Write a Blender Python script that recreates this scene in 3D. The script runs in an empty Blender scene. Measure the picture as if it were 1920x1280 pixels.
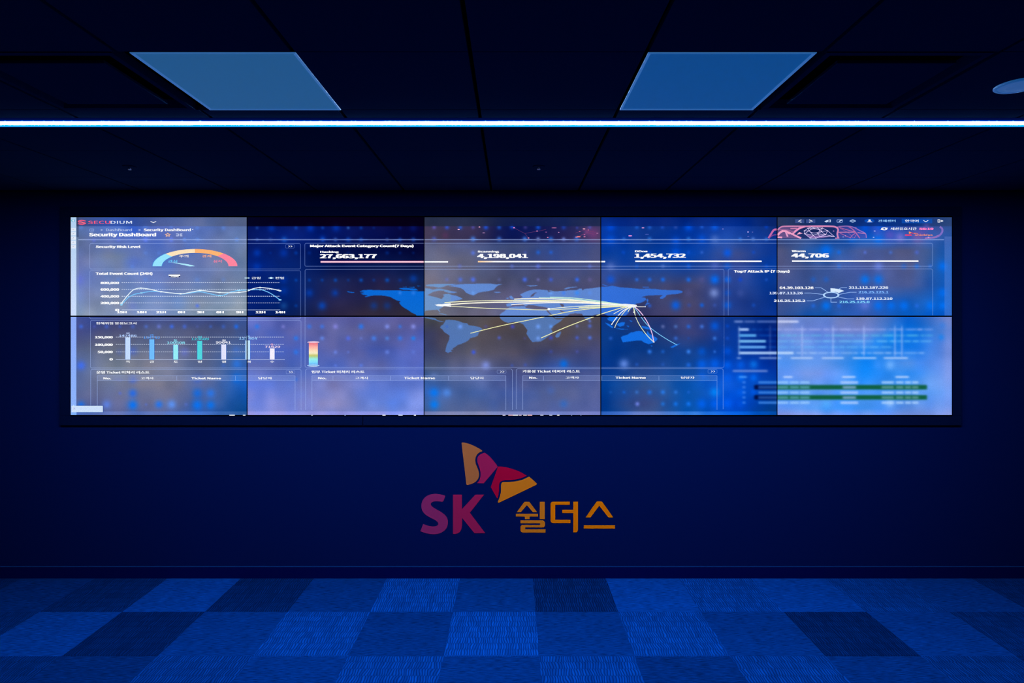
import bpy, bmesh, math
import numpy as np
from mathutils import Vector

# ------------------------------------------------------------------ camera, world, view
D0 = 4.25            # camera to the display wall, metres
FPX = 274.0 * D0     # focal length in pixels of the 1920 px wide frame
EYE = 1.726
HZ = 610.0           # image row of the horizon
S = bpy.context.scene
C = S.collection
cd = bpy.data.cameras.new('camera'); cam = bpy.data.objects.new('camera', cd); C.objects.link(cam)
cam.location = (0, -D0, EYE); cam.rotation_euler = (math.pi/2, 0, 0)
cd.sensor_width = 36; cd.lens = FPX/1920*36; cd.shift_y = (HZ-640)/1920; cd.clip_start = 0.01; cd.clip_end = 60
S.camera = cam
w = bpy.data.worlds.new('world'); S.world = w; w.use_nodes = True
w.node_tree.nodes['Background'].inputs[0].default_value = (0, 0, 0, 1)
w.node_tree.nodes['Background'].inputs[1].default_value = 0
S.view_settings.view_transform = 'Standard'; S.view_settings.look = 'None'
S.view_settings.exposure = 0; S.view_settings.gamma = 1; S.view_settings.use_curve_mapping = False
S.cycles.max_bounces = 8; S.cycles.diffuse_bounces = 5; S.cycles.sample_clamp_indirect = 4
S.cycles.use_denoising = True; S.cycles.filter_width = 1.1

LED_RGB = (0.62, 0.78, 1.15)      # colour of the ceiling LED line
LED_POWER = 278.0

# ------------------------------------------------------------------ helpers
def lin(c):
    c = np.asarray(c, float)/255
    return np.where(c <= 0.04045, c/12.92, ((c+0.055)/1.055)**2.4)

def P(px, py, y=0.0):
    """the point at world depth y that the photograph shows at px, py"""
    d = D0 + y
    return ((px-960)*d/FPX, y, EYE + (HZ-py)*d/FPX)

def tag(o, label=None, cat=None, group=None, kind=None):
    if label: o['label'] = label
    if cat: o['category'] = cat
    if group: o['group'] = group
    if kind: o['kind'] = kind
    return o

def empty(name, loc=(0, 0, 0)):
    o = bpy.data.objects.new(name, None); C.objects.link(o); o.location = loc
    o.empty_display_size = 0.05
    return o

def link(name, bm, mats, parent=None, smooth=False):
    me = bpy.data.meshes.new(name); bm.to_mesh(me); bm.free()
    for m in (mats if isinstance(mats, (list, tuple)) else [mats]): me.materials.append(m)
    if smooth:
        for p in me.polygons: p.use_smooth = True
    o = bpy.data.objects.new(name, me); C.objects.link(o)
    if parent is not None:
        o.parent = parent
        o.matrix_parent_inverse.identity()
        o.location = -Vector(parent.location)
    return o

def box(bm, x0, x1, y0, y1, z0, z1, mi=0):
    v = [bm.verts.new((x, y, z)) for x in (x0, x1) for y in (y0, y1) for z in (z0, z1)]
    for idx in ((0, 1, 3, 2), (4, 6, 7, 5), (0, 4, 5, 1), (2, 3, 7, 6), (0, 2, 6, 4), (1, 5, 7, 3)):
        f = bm.faces.new([v[i] for i in idx]); f.material_index = mi
    return v

def bevel_all(bm, r, seg=2):
    bmesh.ops.bevel(bm, geom=[e for e in bm.edges], offset=r, segments=seg, affect='EDGES', profile=0.5)

def nodes(name):
    m = bpy.data.materials.new(name); m.use_nodes = True
    return m, m.node_tree.nodes, m.node_tree.links

def paint(name, col, rough=0.9, spec=0.0, metal=0.0, var=0.12, scale=40.0, bump=0.0):
    """a plain painted surface, faintly mottled"""
    m, n, l = nodes(name)
    b = n['Principled BSDF']
    b.inputs['Roughness'].default_value = rough
    b.inputs['Metallic'].default_value = metal
    b.inputs['Specular IOR Level'].default_value = spec
    tc = n.new('ShaderNodeTexCoord'); no = n.new('ShaderNodeTexNoise'); no.inputs['Scale'].default_value = scale
    no.inputs['Detail'].default_value = 3
    mp = n.new('ShaderNodeMapRange'); mp.inputs['To Min'].default_value = 1-var; mp.inputs['To Max'].default_value = 1+var
    mx = n.new('ShaderNodeVectorMath'); mx.operation = 'SCALE'; mx.inputs[0].default_value = col
    l.new(tc.outputs['Object'], no.inputs['Vector']); l.new(no.outputs['Fac'], mp.inputs['Value'])
    l.new(mp.outputs[0], mx.inputs['Scale']); l.new(mx.outputs[0], b.inputs['Base Color'])
    if bump:
        bu = n.new('ShaderNodeBump'); bu.inputs['Strength'].default_value = bump; bu.inputs['Distance'].default_value = 0.002
        l.new(no.outputs['Fac'], bu.inputs['Height']); l.new(bu.outputs[0], b.inputs['Normal'])
    return m

def emit(name, col, strength):
    m, n, l = nodes(name)
    n.remove(n['Principled BSDF'])
    e = n.new('ShaderNodeEmission'); e.inputs[0].default_value = (*col, 1); e.inputs[1].default_value = strength
    l.new(e.outputs[0], n['Material Output'].inputs[0])
    return m

# ------------------------------------------------------------------ materials
M_wall = paint('navy_wall_paint', (0.0006, 0.0058, 0.052), var=0.10, scale=220, bump=0.15)
M_skirt = paint('navy_skirting', (0.0006, 0.0025, 0.046), rough=0.6, var=0.04)
M_skirt_highlight = paint('skirting_highlight', (0.002, 0.02, 0.10), rough=0.5, var=0.04)  # highlight along the skirting's top edge, painted as a lighter colour
M_ceil = paint('dark_ceiling_tile', (0.010, 0.034, 0.080), var=0.18, scale=300, bump=0.2)
M_gap = paint('ceiling_gap', (0.002, 0.002, 0.003), var=0.0)
M_frame = paint('black_surround', (0.0008, 0.0048, 0.028), rough=0.6, var=0.05)
M_bezel = paint('black_bezel', (0.0008, 0.001, 0.003), rough=0.7, var=0.0)
M_lampframe = paint('white_lamp_frame_glow', (0.92, 0.94, 0.96), rough=0.5, spec=0.3, var=0.02)
b_ = M_lampframe.node_tree.nodes['Principled BSDF']; b_.inputs['Emission Color'].default_value = (0.022, 0.095, 0.25, 1); b_.inputs['Emission Strength'].default_value = 1  # rim brightness put in as emission; the frame is no light source
M_white = paint('white_plastic', (0.95, 0.97, 0.98), rough=0.6, spec=0.1, var=0.05, scale=90)
M_chrome = paint('chrome', (0.8, 0.8, 0.8), rough=0.25, spec=0.5, metal=1.0, var=0.03)
M_orange = paint('orange_vinyl', (0.76, 0.165, 0.001), var=0.02)
M_orange2 = paint('amber_vinyl', (0.58, 0.150, 0.008), var=0.02)
M_orange_dim = paint('dimlit_orange_vinyl', (0.36, 0.105, 0.030), var=0.02)  # emblem orange with the duller light at the logo's left painted in
M_red = paint('red_vinyl', (0.34, 0.002, 0.026), var=0.02)
M_crimson = paint('crimson_vinyl', (0.30, 0.010, 0.058), var=0.02)
M_purple = paint('plum_vinyl', (0.235, 0.018, 0.088), var=0.02)
M_led = emit('led_line', LED_RGB, LED_POWER)
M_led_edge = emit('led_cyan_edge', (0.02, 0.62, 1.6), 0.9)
M_led_halo = emit('led_halo_blue', (0.0, 0.030, 0.34), 0.8)  # halo of the LED line on the ceiling, painted as dim emission
M_led_halo2 = emit('led_halo_dim', (0.0, 0.004, 0.060), 0.8)

# ------------------------------------------------------------------ room shell
ZC = EYE + (HZ-357)/274
XW, YB = 6.0, -8.0

def carpet_material():
    m, n, l = nodes('carpet_tiles')
    b = n['Principled BSDF']; b.inputs['Roughness'].default_value = 1; b.inputs['Specular IOR Level'].default_value = 0
    geo = n.new('ShaderNodeTexCoord'); sp = n.new('ShaderNodeSeparateXYZ'); l.new(geo.outputs['Object'], sp.inputs[0])
    at = n.new('ShaderNodeAttribute'); at.attribute_name = 'tile'
    sa = n.new('ShaderNodeSeparateColor'); l.new(at.outputs['Color'], sa.inputs[0])   # R shade, G ribbed
    def math_(op, a, b_=None, c_=None):
        x = n.new('ShaderNodeMath'); x.operation = op
        for i, v in enumerate((a, b_, c_)):
            if v is None: continue
            if isinstance(v, (int, float)): x.inputs[i].default_value = v
            else: l.new(v, x.inputs[i])
        return x.outputs[0]
    X, Y = sp.outputs[0], sp.outputs[1]
    # ribs: rows of short loops running away from the wall, each row shifted
    row = math_('FLOOR', math_('DIVIDE', Y, 0.0625))
    wn = n.new('ShaderNodeTexWhiteNoise'); wn.noise_dimensions = '1D'; l.new(row, wn.inputs['W'])
    nz = n.new('ShaderNodeTexNoise'); nz.inputs['Scale'].default_value = 1; nz.inputs['Detail'].default_value = 1
    mv = n.new('ShaderNodeCombineXYZ'); l.new(math_('MULTIPLY', X, 14.0), mv.inputs[0]); l.new(math_('MULTIPLY', Y, 10.0), mv.inputs[1])
    l.new(mv.outputs[0], nz.inputs['Vector'])
    u = math_('ADD', math_('ADD', math_('DIVIDE', X, 0.0135), math_('MULTIPLY', wn.outputs['Value'], 7.0)), math_('MULTIPLY', nz.outputs['Fac'], 2.2))
    cell = math_('FLOOR', u); fr = math_('SUBTRACT', u, cell)
    wc = n.new('ShaderNodeTexWhiteNoise'); wc.noise_dimensions = '2D'
    cv = n.new('ShaderNodeCombineXYZ'); l.new(cell, cv.inputs[0]); l.new(row, cv.inputs[1]); l.new(cv.outputs[0], wc.inputs['Vector'])
    rib = math_('SINE', math_('MULTIPLY', fr, math.pi))
    # short loops: the ends of each row dip
    fy = math_('FRACT', math_('DIVIDE', Y, 0.0625)); ey = math_('POWER', math_('SINE', math_('MULTIPLY', fy, math.pi)), 0.14)
    rib = math_('MULTIPLY', math_('POWER', rib, 1.5), ey)
    ribv = math_('MULTIPLY_ADD', math_('MULTIPLY', rib, math_('MULTIPLY_ADD', wc.outputs['Value'], 0.9, 0.7)), 0.72, 0.52)
    n2 = n.new('ShaderNodeTexNoise'); n2.inputs['Scale'].default_value = 1; n2.inputs['Detail'].default_value = 2
    mv2 = n.new('ShaderNodeCombineXYZ'); l.new(math_('MULTIPLY', X, 22.0), mv2.inputs[0]); l.new(math_('MULTIPLY', Y, 260.0), mv2.inputs[1])
    l.new(mv2.outputs[0], n2.inputs['Vector'])
    pl = math_('MULTIPLY_ADD', math_('SUBTRACT', n2.outputs['Fac'], 0.5), 2.6, 1.0)
    n3 = n.new('ShaderNodeTexNoise'); n3.inputs['Scale'].default_value = 9; n3.inputs['Detail'].default_value = 3
    l.new(geo.outputs['Object'], n3.inputs['Vector'])
    blot = math_('MULTIPLY_ADD', math_('SUBTRACT', n3.outputs['Fac'], 0.5), 0.5, 1.0)
    mix = n.new('ShaderNodeMix'); mix.data_type = 'FLOAT'
    l.new(sa.outputs[1], mix.inputs[0]); l.new(pl, mix.inputs[2]); l.new(ribv, mix.inputs[3])
    val = math_('MULTIPLY', math_('MULTIPLY', mix.outputs[0], sa.outputs[0]), blot)
    vm = n.new('ShaderNodeVectorMath'); vm.operation = 'SCALE'; vm.inputs[0].default_value = (0.0004, 0.026, 0.150)
    l.new(val, vm.inputs['Scale']); l.new(vm.outputs[0], b.inputs['Base Color'])
    bu = n.new('ShaderNodeBump'); bu.inputs['Strength'].default_value = 0.25; bu.inputs['Distance'].default_value = 0.003
    l.new(mix.outputs[0], bu.inputs['Height']); l.new(bu.outputs[0], b.inputs['Normal'])
    return m

M_carpet = carpet_material()
SHADE = {  # shade of each carpet tile by row from the wall, column from -7
    0: {-8: .5, -7: .45, -6: .52, -5: .80, -4: .46, -3: .54, -2: 1.35, -1: .58, 0: .48, 1: .86, 2: 1.18, 3: .84, 4: 1.0, 5: .62, 6: .6, 7: .45},
    1: {-8: .5, -7: .6, -6: .74, -5: .42, -4: .58, -3: 1.24, -2: .50, -1: 1.38, 0: .55, 1: 1.2, 2: .55, 3: .42, 4: .62, 5: .62, 6: .45},
    2: {-7: .5, -6: .60, -5: .40, -4: .88, -3: .55, -2: 1.12, -1: .52, 0: 1.10, 1: .44, 2: 1.0, 3: .50, 4: .78, 5: .3, 6: .5},
}
def build_floor():
    bm = bmesh.new(); lay = bm.loops.layers.float_color.new('tile')
    tx, ty = 0.4985, 0.5045
    rng = np.random.default_rng(4)
    for r in range(17):
        y1, y0 = -r*ty, max(YB, -(r+1)*ty)
        for i in range(-13, 13):
            x0 = max(-XW, (i+.285)*tx); x1 = min(XW, (i+1.285)*tx)
            if x1 <= x0: continue
            f = bm.faces.new([bm.verts.new((x0, y0, 0)), bm.verts.new((x1, y0, 0)), bm.verts.new((x1, y1, 0)), bm.verts.new((x0, y1, 0))])
            ribbed = (i + r) % 2 == 0
            s = SHADE.get(r, {}).get(i, None)
            if s is None: s = rng.choice([.35, .9, 1.1]) if ribbed else rng.uniform(.5, .8)
            if not ribbed: s *= 1.45
            for lp in f.loops: lp[lay] = (s, 1.0 if ribbed else 0.0, 0, 1)
    bmesh.ops.remove_doubles(bm, verts=bm.verts, dist=1e-5)
    # thickness
    box(bm, -XW, XW, YB, 0.0, -0.12, -0.004)
    o = link('floor', bm, M_carpet); tag(o, kind='structure')
build_floor()

bm = bmesh.new(); box(bm, -XW, XW, 0.0, 0.15, -0.12, ZC+0.25)
tag(link('wall_back', bm, M_wall), kind='structure')

bm = bmesh.new()
zb = P(0, 1062, -0.012)[2]
box(bm, -XW, XW, -0.012, -0.0005, 0.0005, zb-0.004, 0)
box(bm, -XW, XW, -0.0125, -0.0005, zb-0.004, zb, 1)
tag(link('baseboard_back', bm, [M_skirt, M_skirt_highlight]), kind='structure')

XL = [-0.142 + 0.597*k for k in range(-10, 12)]
ROWS = [4.25, 3.868, 3.278, 2.902, None, 2.768, 2.66, 2.096, 1.51, 0.915, 0.32, -0.275, -0.87, -1.465, -2.06, -2.655, -3.25, -3.75]
HOLES = [(-1.336, 2.66), (0.455, 2.66), (-1.933, 2.66), (1.052, 2.66)]
def build_ceiling():
    bm = bmesh.new()
    prev = None
    for d in ROWS:
        if d is None: prev = None; continue
        if prev is not None:
            for a, b in zip(XL[:-1], XL[1:]):
                if any(abs(a-h[0]) < .01 and abs(prev-h[1]) < .01 for h in HOLES): continue
                g = 0.0075
                box(bm, max(-XW, a+g), min(XW, b-g), d-D0+0.0022, prev-D0-0.0022, ZC, ZC+0.02)
        prev = d
    box(bm, -XW, XW, YB, 0.0, ZC+0.07, ZC+0.25, 1)
    tag(link('ceiling', bm, [M_ceil, M_gap]), kind='structure')
build_ceiling()

# thin shadow trim where the ceiling meets the wall
bm = bmesh.new(); box(bm, -XW, XW, -0.006, -0.0005, ZC-0.006, ZC-0.0005)
tag(link('trim_1', bm, M_gap), kind='structure')

# ------------------------------------------------------------------ ceiling LED line
def build_led():
    y0, y1 = 2.772-D0, 2.898-D0
    t = empty('led_strip_light', (0, (y0+y1)/2, ZC)); x = 2.85
    tag(t, 'long glowing white-blue LED line running across the whole dark ceiling', 'led light')
    bm = bmesh.new(); box(bm, -x, x, y0+.002, y1-.002, ZC+0.004, ZC+0.04)
    link('housing', bm, M_bezel, t)
    bm = bmesh.new(); box(bm, -x, x, 2.807-D0, 2.847-D0, ZC-0.0035, ZC+0.0035)
    link('diffuser', bm, M_led, t)
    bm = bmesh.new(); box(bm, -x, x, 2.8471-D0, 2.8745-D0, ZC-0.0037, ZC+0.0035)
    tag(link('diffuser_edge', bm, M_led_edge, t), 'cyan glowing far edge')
    for a, b, c_, d_, m in ((2.774, 2.790, 2.7901, 2.8069, 0), (2.885, 2.896, 2.8746, 2.8849, 1)):  # emissive strips imitate the line's soft halo, two steps per side
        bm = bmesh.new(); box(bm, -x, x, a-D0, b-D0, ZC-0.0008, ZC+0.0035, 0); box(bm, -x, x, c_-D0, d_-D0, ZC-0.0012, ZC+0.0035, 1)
        tag(link('halo_strip', bm, [M_led_halo2, M_led_halo], t), 'deep blue emissive strip imitating the halo beside the LED line')
build_led()

# ------------------------------------------------------------------ square ceiling lights
def opal(name, glow):
    m = paint(name, (0.50, 0.60, 0.70), rough=0.7, spec=0.1, var=0.05, scale=500)
    b = m.node_tree.nodes['Principled BSDF']; b.inputs['Emission Color'].default_value = (*glow, 1); b.inputs['Emission Strength'].default_value = 1
    return m
def build_lamp(x0, x1, label, glow):
    y0, y1 = 2.098-D0, 2.655-D0
    t = empty('ceiling_light', ((x0+x1)/2, (y0+y1)/2, ZC))
    tag(t, label, 'ceiling light', 'square light panels in the ceiling')
    bm = bmesh.new(); r, r2 = 0.004, 0.011; zb = ZC-0.004
    o1 = [(x0, y0), (x1, y0), (x1, y1), (x0, y1)]
    def ring(i, z): return [bm.verts.new((a+(i if a == x0 else -i), b+(i if b == y0 else -i), z)) for a, b in o1]
    rs = [ring(0, ZC-0.0002), ring(0, zb+0.001), ring(0.001, zb), ring(r, zb), ring(r2, zb+0.003), ring(r2, ZC-0.0002)]
    for a, b in zip(rs, rs[1:]+rs[:1]):
        for k in range(4): bm.faces.new([a[k], a[(k+1) % 4], b[(k+1) % 4], b[k]])
    bmesh.ops.recalc_face_normals(bm, faces=bm.faces)
    link('lamp_frame', bm, M_lampframe, t)
    bm = bmesh.new(); box(bm, x0+r2+.0005, x1-r2-.0005, y0+r2+.0005, y1-r2-.0005, zb+0.0028, ZC-0.0002)
    bq = bmesh.new(); box(bq, x0+.001, x1-.001, y0+.001, y1-.001, ZC, ZC+0.04); link('housing', bq, M_bezel, t)
    link('diffuser', bm, opal('opal_diffuser', glow), t)
build_lamp(-1.292, -0.731, 'square pale light panel in the ceiling, the left one of the pair', (0.010, 0.074, 0.155))
build_lamp(0.460, 1.030, 'square pale light panel in the ceiling, the right one of the pair', (0.0, 0.048, 0.155))

# ------------------------------------------------------------------ square air diffusers
def build_air(x0, label):
    x1 = x0 + 0.58; x0 += 0.012; y0, y1 = 2.100-D0, 2.655-D0
    t = empty('air_diffuser', ((x0+x1)/2, (y0+y1)/2, ZC))
    tag(t, label, 'air diffuser', 'square black air diffusers in the ceiling')
    bm = bmesh.new(); o1 = [(x0, y0), (x1, y0), (x1, y1), (x0, y1)]
    def ring(i, z): return [bm.verts.new((a+(i if a == x0 else -i), b+(i if b == y0 else -i), z)) for a, b in o1]
    rs = [ring(0, ZC+0.03), ring(0, ZC-0.002), ring(0.022, ZC-0.002), ring(0.034, ZC+0.03)]
    for a, b in zip(rs, rs[1:]+rs[:1]):
        for k in range(4): bm.faces.new([a[k], a[(k+1) % 4], b[(k+1) % 4], b[k]])
    bmesh.ops.recalc_face_normals(bm, faces=bm.faces)
    link('diffuser_frame', bm, M_ceil, t)
    bm = bmesh.new(); box(bm, x0+.035, x1-.035, y0+.035, y1-.035, ZC+0.030, ZC+0.05)
    link('plenum', bm, M_gap, t)
    bm = bmesh.new(); i = 0.076
    rs = [ring(i, ZC+0.006), ring(i, ZC-0.004), ring(i+.004, ZC-0.006)]
    for a, b in zip(rs, rs[1:]):
        for k in range(4): bm.faces.new([a[k], a[(k+1) % 4], b[(k+1) % 4], b[k]])
    bm.faces.new(rs[0]); bm.faces.new(rs[-1][::-1])
    bmesh.ops.recalc_face_normals(bm, faces=bm.faces)
    link('center_plate', bm, M_ceil, t)
build_air(-1.933, 'black square air diffuser left of the left ceiling light panel')
build_air(1.052, 'black square air diffuser right of the right ceiling light panel')

# ------------------------------------------------------------------ round ceiling disc and sprinklers
def lathe(bm, prof, cx, cy, n=40, mi=0):
    rings = []
    for r, z in prof:
        rings.append([bm.verts.new((cx+r*math.cos(2*math.pi*k/n), cy+r*math.sin(2*math.pi*k/n), z)) for k in range(n)] if r > 0
                     else [bm.verts.new((cx, cy, z))])
    for a, b in zip(rings[:-1], rings[1:]):
        for k in range(n):
            q = (k+1) % n
            if len(a) == 1: bm.faces.new([a[0], b[k], b[q]])
            elif len(b) == 1: bm.faces.new([a[k], a[q], b[0]])
            else: bm.faces.new([a[k], a[q], b[q], b[k]])
    bmesh.ops.recalc_face_normals(bm, faces=bm.faces)

cx, cy = 1.947, 2.385-D0
t = empty('ceiling_disc', (cx, cy, ZC))  # plain pale disc; its rim and face get added emission to look lit
tag(t, 'round flat pale blue disc with added glow in the ceiling at the right edge', 'ceiling light')
bm = bmesh.new(); lathe(bm, [(.066, ZC-.0005), (.080, ZC-.0005), (.080, ZC-.004), (.076, ZC-.007), (.068, ZC-.0075), (.066, ZC-.0060)], cx, cy)
link('rim', bm, opal('disc_rim_glow', (0.006, 0.055, 0.17)), t)
bm = bmesh.new(); lathe(bm, [(0, ZC-.0005), (.0655, ZC-.0005), (.0655, ZC-.006), (.04, ZC-.0085), (0, ZC-.0092)], cx, cy)
link('diffuser', bm, opal('disc_glow', (0.022, 0.075, 0.20)), t)  # face of the plain disc, no lamp diffuser; its glow is added emission

def build_sprinkler(px, py, label):
    d = (HZ-357)/(HZ-py)*D0; x = (px-960)*d/FPX; y = d-D0
    t = empty('sprinkler_head', (x, y, ZC)); tag(t, label, 'sprinkler', 'small sprinkler heads in the ceiling')
    bm = bmesh.new(); lathe(bm, [(0, ZC-.0005), (.036, ZC-.0005), (.036, ZC-.002), (.028, ZC-.005), (0, ZC-.005)], x, y, 28)
    link('escutcheon', bm, M_ceil, t, smooth=True)
    bm = bmesh.new(); lathe(bm, [(0, ZC-.0051), (.008, ZC-.0051), (.008, ZC-.012), (.004, ZC-.012), (.004, ZC-.016), (0, ZC-.016)], x, y, 16)
    link('nozzle', bm, M_chrome, t, smooth=True)
    bm = bmesh.new(); lathe(bm, [(0, ZC-.0161), (.011, ZC-.0161), (.012, ZC-.018), (.005, ZC-.020), (0, ZC-.020)], x, y, 20)
    link('deflector', bm, M_chrome, t, smooth=True)
build_sprinkler(243, 312, 'small round sprinkler head in the dark ceiling, near its left end')
build_sprinkler(1010, 312, 'small round sprinkler head in the dark ceiling above the middle of the screens')

# ------------------------------------------------------------------ surround of the video wall
YF = -0.016
t = empty('display_surround', P(960, 800, -0.008)); tag(t, 'thin dark surround framing the whole bank of screens', 'frame')
def rail(a, b, c_, d_, lab=None, y=YF):
    (x0, _, z1), (x1, _, z0) = P(a, b, y), P(c_, d_, y)
    bm = bmesh.new(); box(bm, x0, x1, y, -0.0005, z0, z1); bevel_all(bm, 0.0008, 1)
    o = link('rail', bm, M_frame, t)
    if lab: o['label'] = lab
rail(112, 387, 1803, 404.8)
rail(112, 405.1, 130.6, 778.9); rail(1786.4, 405.1, 1803, 778.9)
rail(112, 779.2, 679.6, 797, 'left length of the bottom rail'); rail(680.6, 779.2, 1803, 797, 'right length of the bottom rail')

# ------------------------------------------------------------------ the picture on the screens
# Laid out over the whole wall in image pixels (274 px = 1 m), cut at each display's edge.
XE = [(132.6, 462.4), (464.2, 794.4), (796.0, 1125.6), (1127.4, 1456.2), (1457.8, 1784.6)]
YE = [(407.2, 591.4), (594.0, 777.6)]

BASE = {}   # (row, col) -> list of (y, [5 colours across]); sRGB
BASE[0, 0] = [(407, [(66,80,124),(52,78,150),(66,84,140),(84,96,138),(78,90,120)]),
              (423.5, [(62,74,116),(46,72,148),(70,86,140),(90,102,142),(74,84,116)]),
              (424.5, [(84,104,150),(76,106,180),(82,104,180),(86,106,168),(88,106,150)]),
              (449, [(88,104,142),(80,102,172),(84,104,176),(84,104,160),(90,108,146)]),
              (480, [(88,100,150),(106,118,146),(86,106,168),(88,104,156),(100,114,142)]),
              (520, [(92,106,168),(96,116,166),(92,112,172),(98,112,156),(104,120,152)]),
              (560, [(108,126,176),(106,124,160),(98,122,172),(108,126,158),(116,134,156)]),
              (592, [(124,140,160),(116,132,166),(112,130,172),(118,136,158),(126,142,158)])]
BASE[0, 1] = [(407, [(4,4,32),(4,0,24),(8,0,22),(6,0,20),(4,0,18)]),
              (423.5, [(4,4,34),(4,0,26),(8,0,24),(6,0,22),(4,0,20)]),
              (424.5, [(4,20,92),(6,28,112),(4,22,100),(8,14,76),(6,4,52)]),
              (449, [(4,22,96),(4,34,128),(4,22,98),(4,12,74),(2,4,52)]),
              (470, [(2,26,108),(4,28,104),(2,14,72),(2,10,62),(4,6,48)]),
              (498, [(2,36,134),(4,34,112),(2,18,76),(8,24,78),(10,20,66)]),
              (525, [(4,32,116),(6,36,112),(24,32,80),(30,32,78),(14,34,84)]),
              (560, [(4,34,122),(4,34,110),(34,34,78),(40,36,66),(34,34,62)]),
              (592, [(6,32,110),(10,30,86),(44,36,62),(50,42,58),(48,42,54)])]
BASE[0, 2] = [(407, [(40,48,72),(38,46,74),(20,34,80),(22,36,86),(34,44,80)]),
              (423.5, [(42,48,72),(40,46,74),(16,30,78),(20,34,84),(36,44,80)]),
              (424.5, [(66,58,88),(58,50,86),(10,22,84),(26,30,86),(66,60,100)]),
              (448, [(66,58,84),(50,44,78),(12,22,80),(30,30,84),(70,60,98)]),
              (460, [(92,96,128),(80,90,136),(66,76,116),(52,72,134),(66,76,126)]),
              (485, [(102,104,130),(96,100,130),(56,70,122),(56,74,136),(72,80,128)]),
              (525, [(108,108,132),(90,92,120),(76,80,112),(74,78,116),(76,76,110)]),
              (560, [(110,110,130),(92,92,112),(96,94,132),(82,80,108),(72,72,112)]),
              (592, [(116,112,116),(98,98,124),(102,102,136),(98,94,122),(76,72,96)])]
BASE[0, 3] = [(407, [(6,40,126),(6,34,116),(8,38,122),(4,40,128),(6,34,104)]),
              (423.5, [(6,46,140),(6,36,118),(8,44,132),(4,46,142),(6,34,104)]),
              (424.5, [(6,56,160),(10,50,134),(8,52,150),(20,62,160),(10,42,116)]),
              (449, [(6,60,170),(8,52,140),(4,56,160),(30,76,170),(8,46,132)]),
              (475, [(10,62,156),(6,58,150),(4,66,172),(62,78,142),(8,52,144)]),
              (500, [(36,72,156),(20,64,148),(24,66,150),(52,74,152),(4,58,154)]),
              (535, [(58,72,130),(52,64,112),(66,68,110),(44,70,148),(6,50,134)]),
              (565, [(50,70,140),(54,62,108),(72,72,112),(34,60,136),(4,48,138)]),
              (592, [(48,56,112),(52,56,104),(74,68,106),(30,60,140),(4,50,146)])]
BASE[0, 4] = [(406, [(34,52,94),(16,46,110),(8,44,128),(6,46,136),(44,74,132)]),
              (423.5, [(36,54,96),(16,46,108),(8,46,130),(8,48,134),(48,76,132)]),
              (424.5, [(16,46,110),(18,40,96),(8,64,180),(40,78,176),(50,86,160)]),
              (447, [(40,66,130),(30,66,140),(10,86,202),(50,96,196),(44,92,178)]),
              (470, [(70,82,128),(30,96,196),(66,90,156),(72,88,138),(20,88,188)]),
              (500, [(70,84,136),(58,88,156),(66,92,170),(72,92,152),(8,92,204)]),
              (535, [(66,86,148),(54,84,152),(54,88,170),(60,88,160),(4,84,196)]),
              (565, [(58,84,150),(40,82,164),(46,92,190),(20,88,190),(8,96,212)]),
              (592, [(44,78,152),(12,82,182),(44,92,190),(6,92,206),(10,90,210)])]
BASE[1, 0] = [(593, [(62,78,150),(58,68,130),(62,72,130),(64,74,132),(52,78,142)]),
              (620, [(66,74,136),(74,80,122),(84,92,128),(82,86,120),(56,76,130)]),
              (655, [(82,96,140),(100,110,134),(96,108,142),(92,98,132),(60,96,160)]),
              (690, [(76,100,164),(120,128,144),(120,126,152),(96,106,142),(40,90,170)]),
              (720, [(88,104,152),(112,120,152),(124,124,146),(88,102,152),(20,88,184)]),
              (755, [(82,96,150),(96,106,156),(108,112,148),(70,96,160),(10,76,158)]),
              (770.5, [(60,88,160),(88,100,154),(92,104,156),(50,90,170),(10,70,140)]),
              (771.5, [(76,110,190),(102,120,186),(92,118,190),(66,112,200),(44,92,156)]),
              (779, [(76,108,188),(100,118,184),(90,116,188),(64,110,198),(50,90,150)])]
BASE[1, 1] = [(593, [(98,110,196),(90,98,172),(88,92,160),(84,94,168),(88,88,150)]),
              (620, [(78,104,196),(92,98,168),(96,100,160),(88,92,150),(80,92,172)]),
              (655, [(80,106,194),(78,100,190),(98,102,166),(66,86,168),(90,104,190)]),
              (688, [(96,112,186),(84,104,180),(88,108,190),(92,106,178),(82,106,202)]),
              (720, [(112,128,214),(92,118,206),(120,126,190),(100,124,210),(104,128,214)]),
              (755, [(126,140,222),(122,134,212),(128,132,192),(92,128,222),(120,142,224)]),
              (770.5, [(126,140,220),(122,134,212),(124,132,198),(102,130,214),(118,138,218)]),
              (771.5, [(146,152,232),(142,148,228),(146,148,222),(132,148,236),(138,150,236)]),
              (779, [(150,156,236),(146,152,232),(148,150,226),(138,152,238),(140,152,236)])]
BASE[1, 2] = [(593, [(80,82,84),(82,76,80),(80,74,78),(84,78,80),(82,76,84)]),
              (625, [(60,62,96),(86,78,84),(72,68,80),(84,76,84),(74,72,98)]),
              (660, [(58,66,106),(86,84,100),(78,76,98),(62,66,104),(68,74,124)]),
              (688, [(70,84,118),(88,96,140),(66,74,116),(56,84,160),(66,80,136)]),
              (700, [(66,90,138),(96,110,164),(60,72,130),(66,76,128),(74,88,148)]),
              (735, [(66,108,188),(70,96,156),(72,92,158),(88,100,148),(84,98,158)]),
              (770.5, [(62,94,152),(90,104,152),(84,100,156),(84,98,158),(92,104,166)]),
              (771.5, [(114,124,176),(132,140,186),(126,138,196),(116,132,200),(128,136,206)]),
              (779, [(118,128,178),(136,142,186),(128,138,196),(118,134,202),(130,138,208)])]
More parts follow.
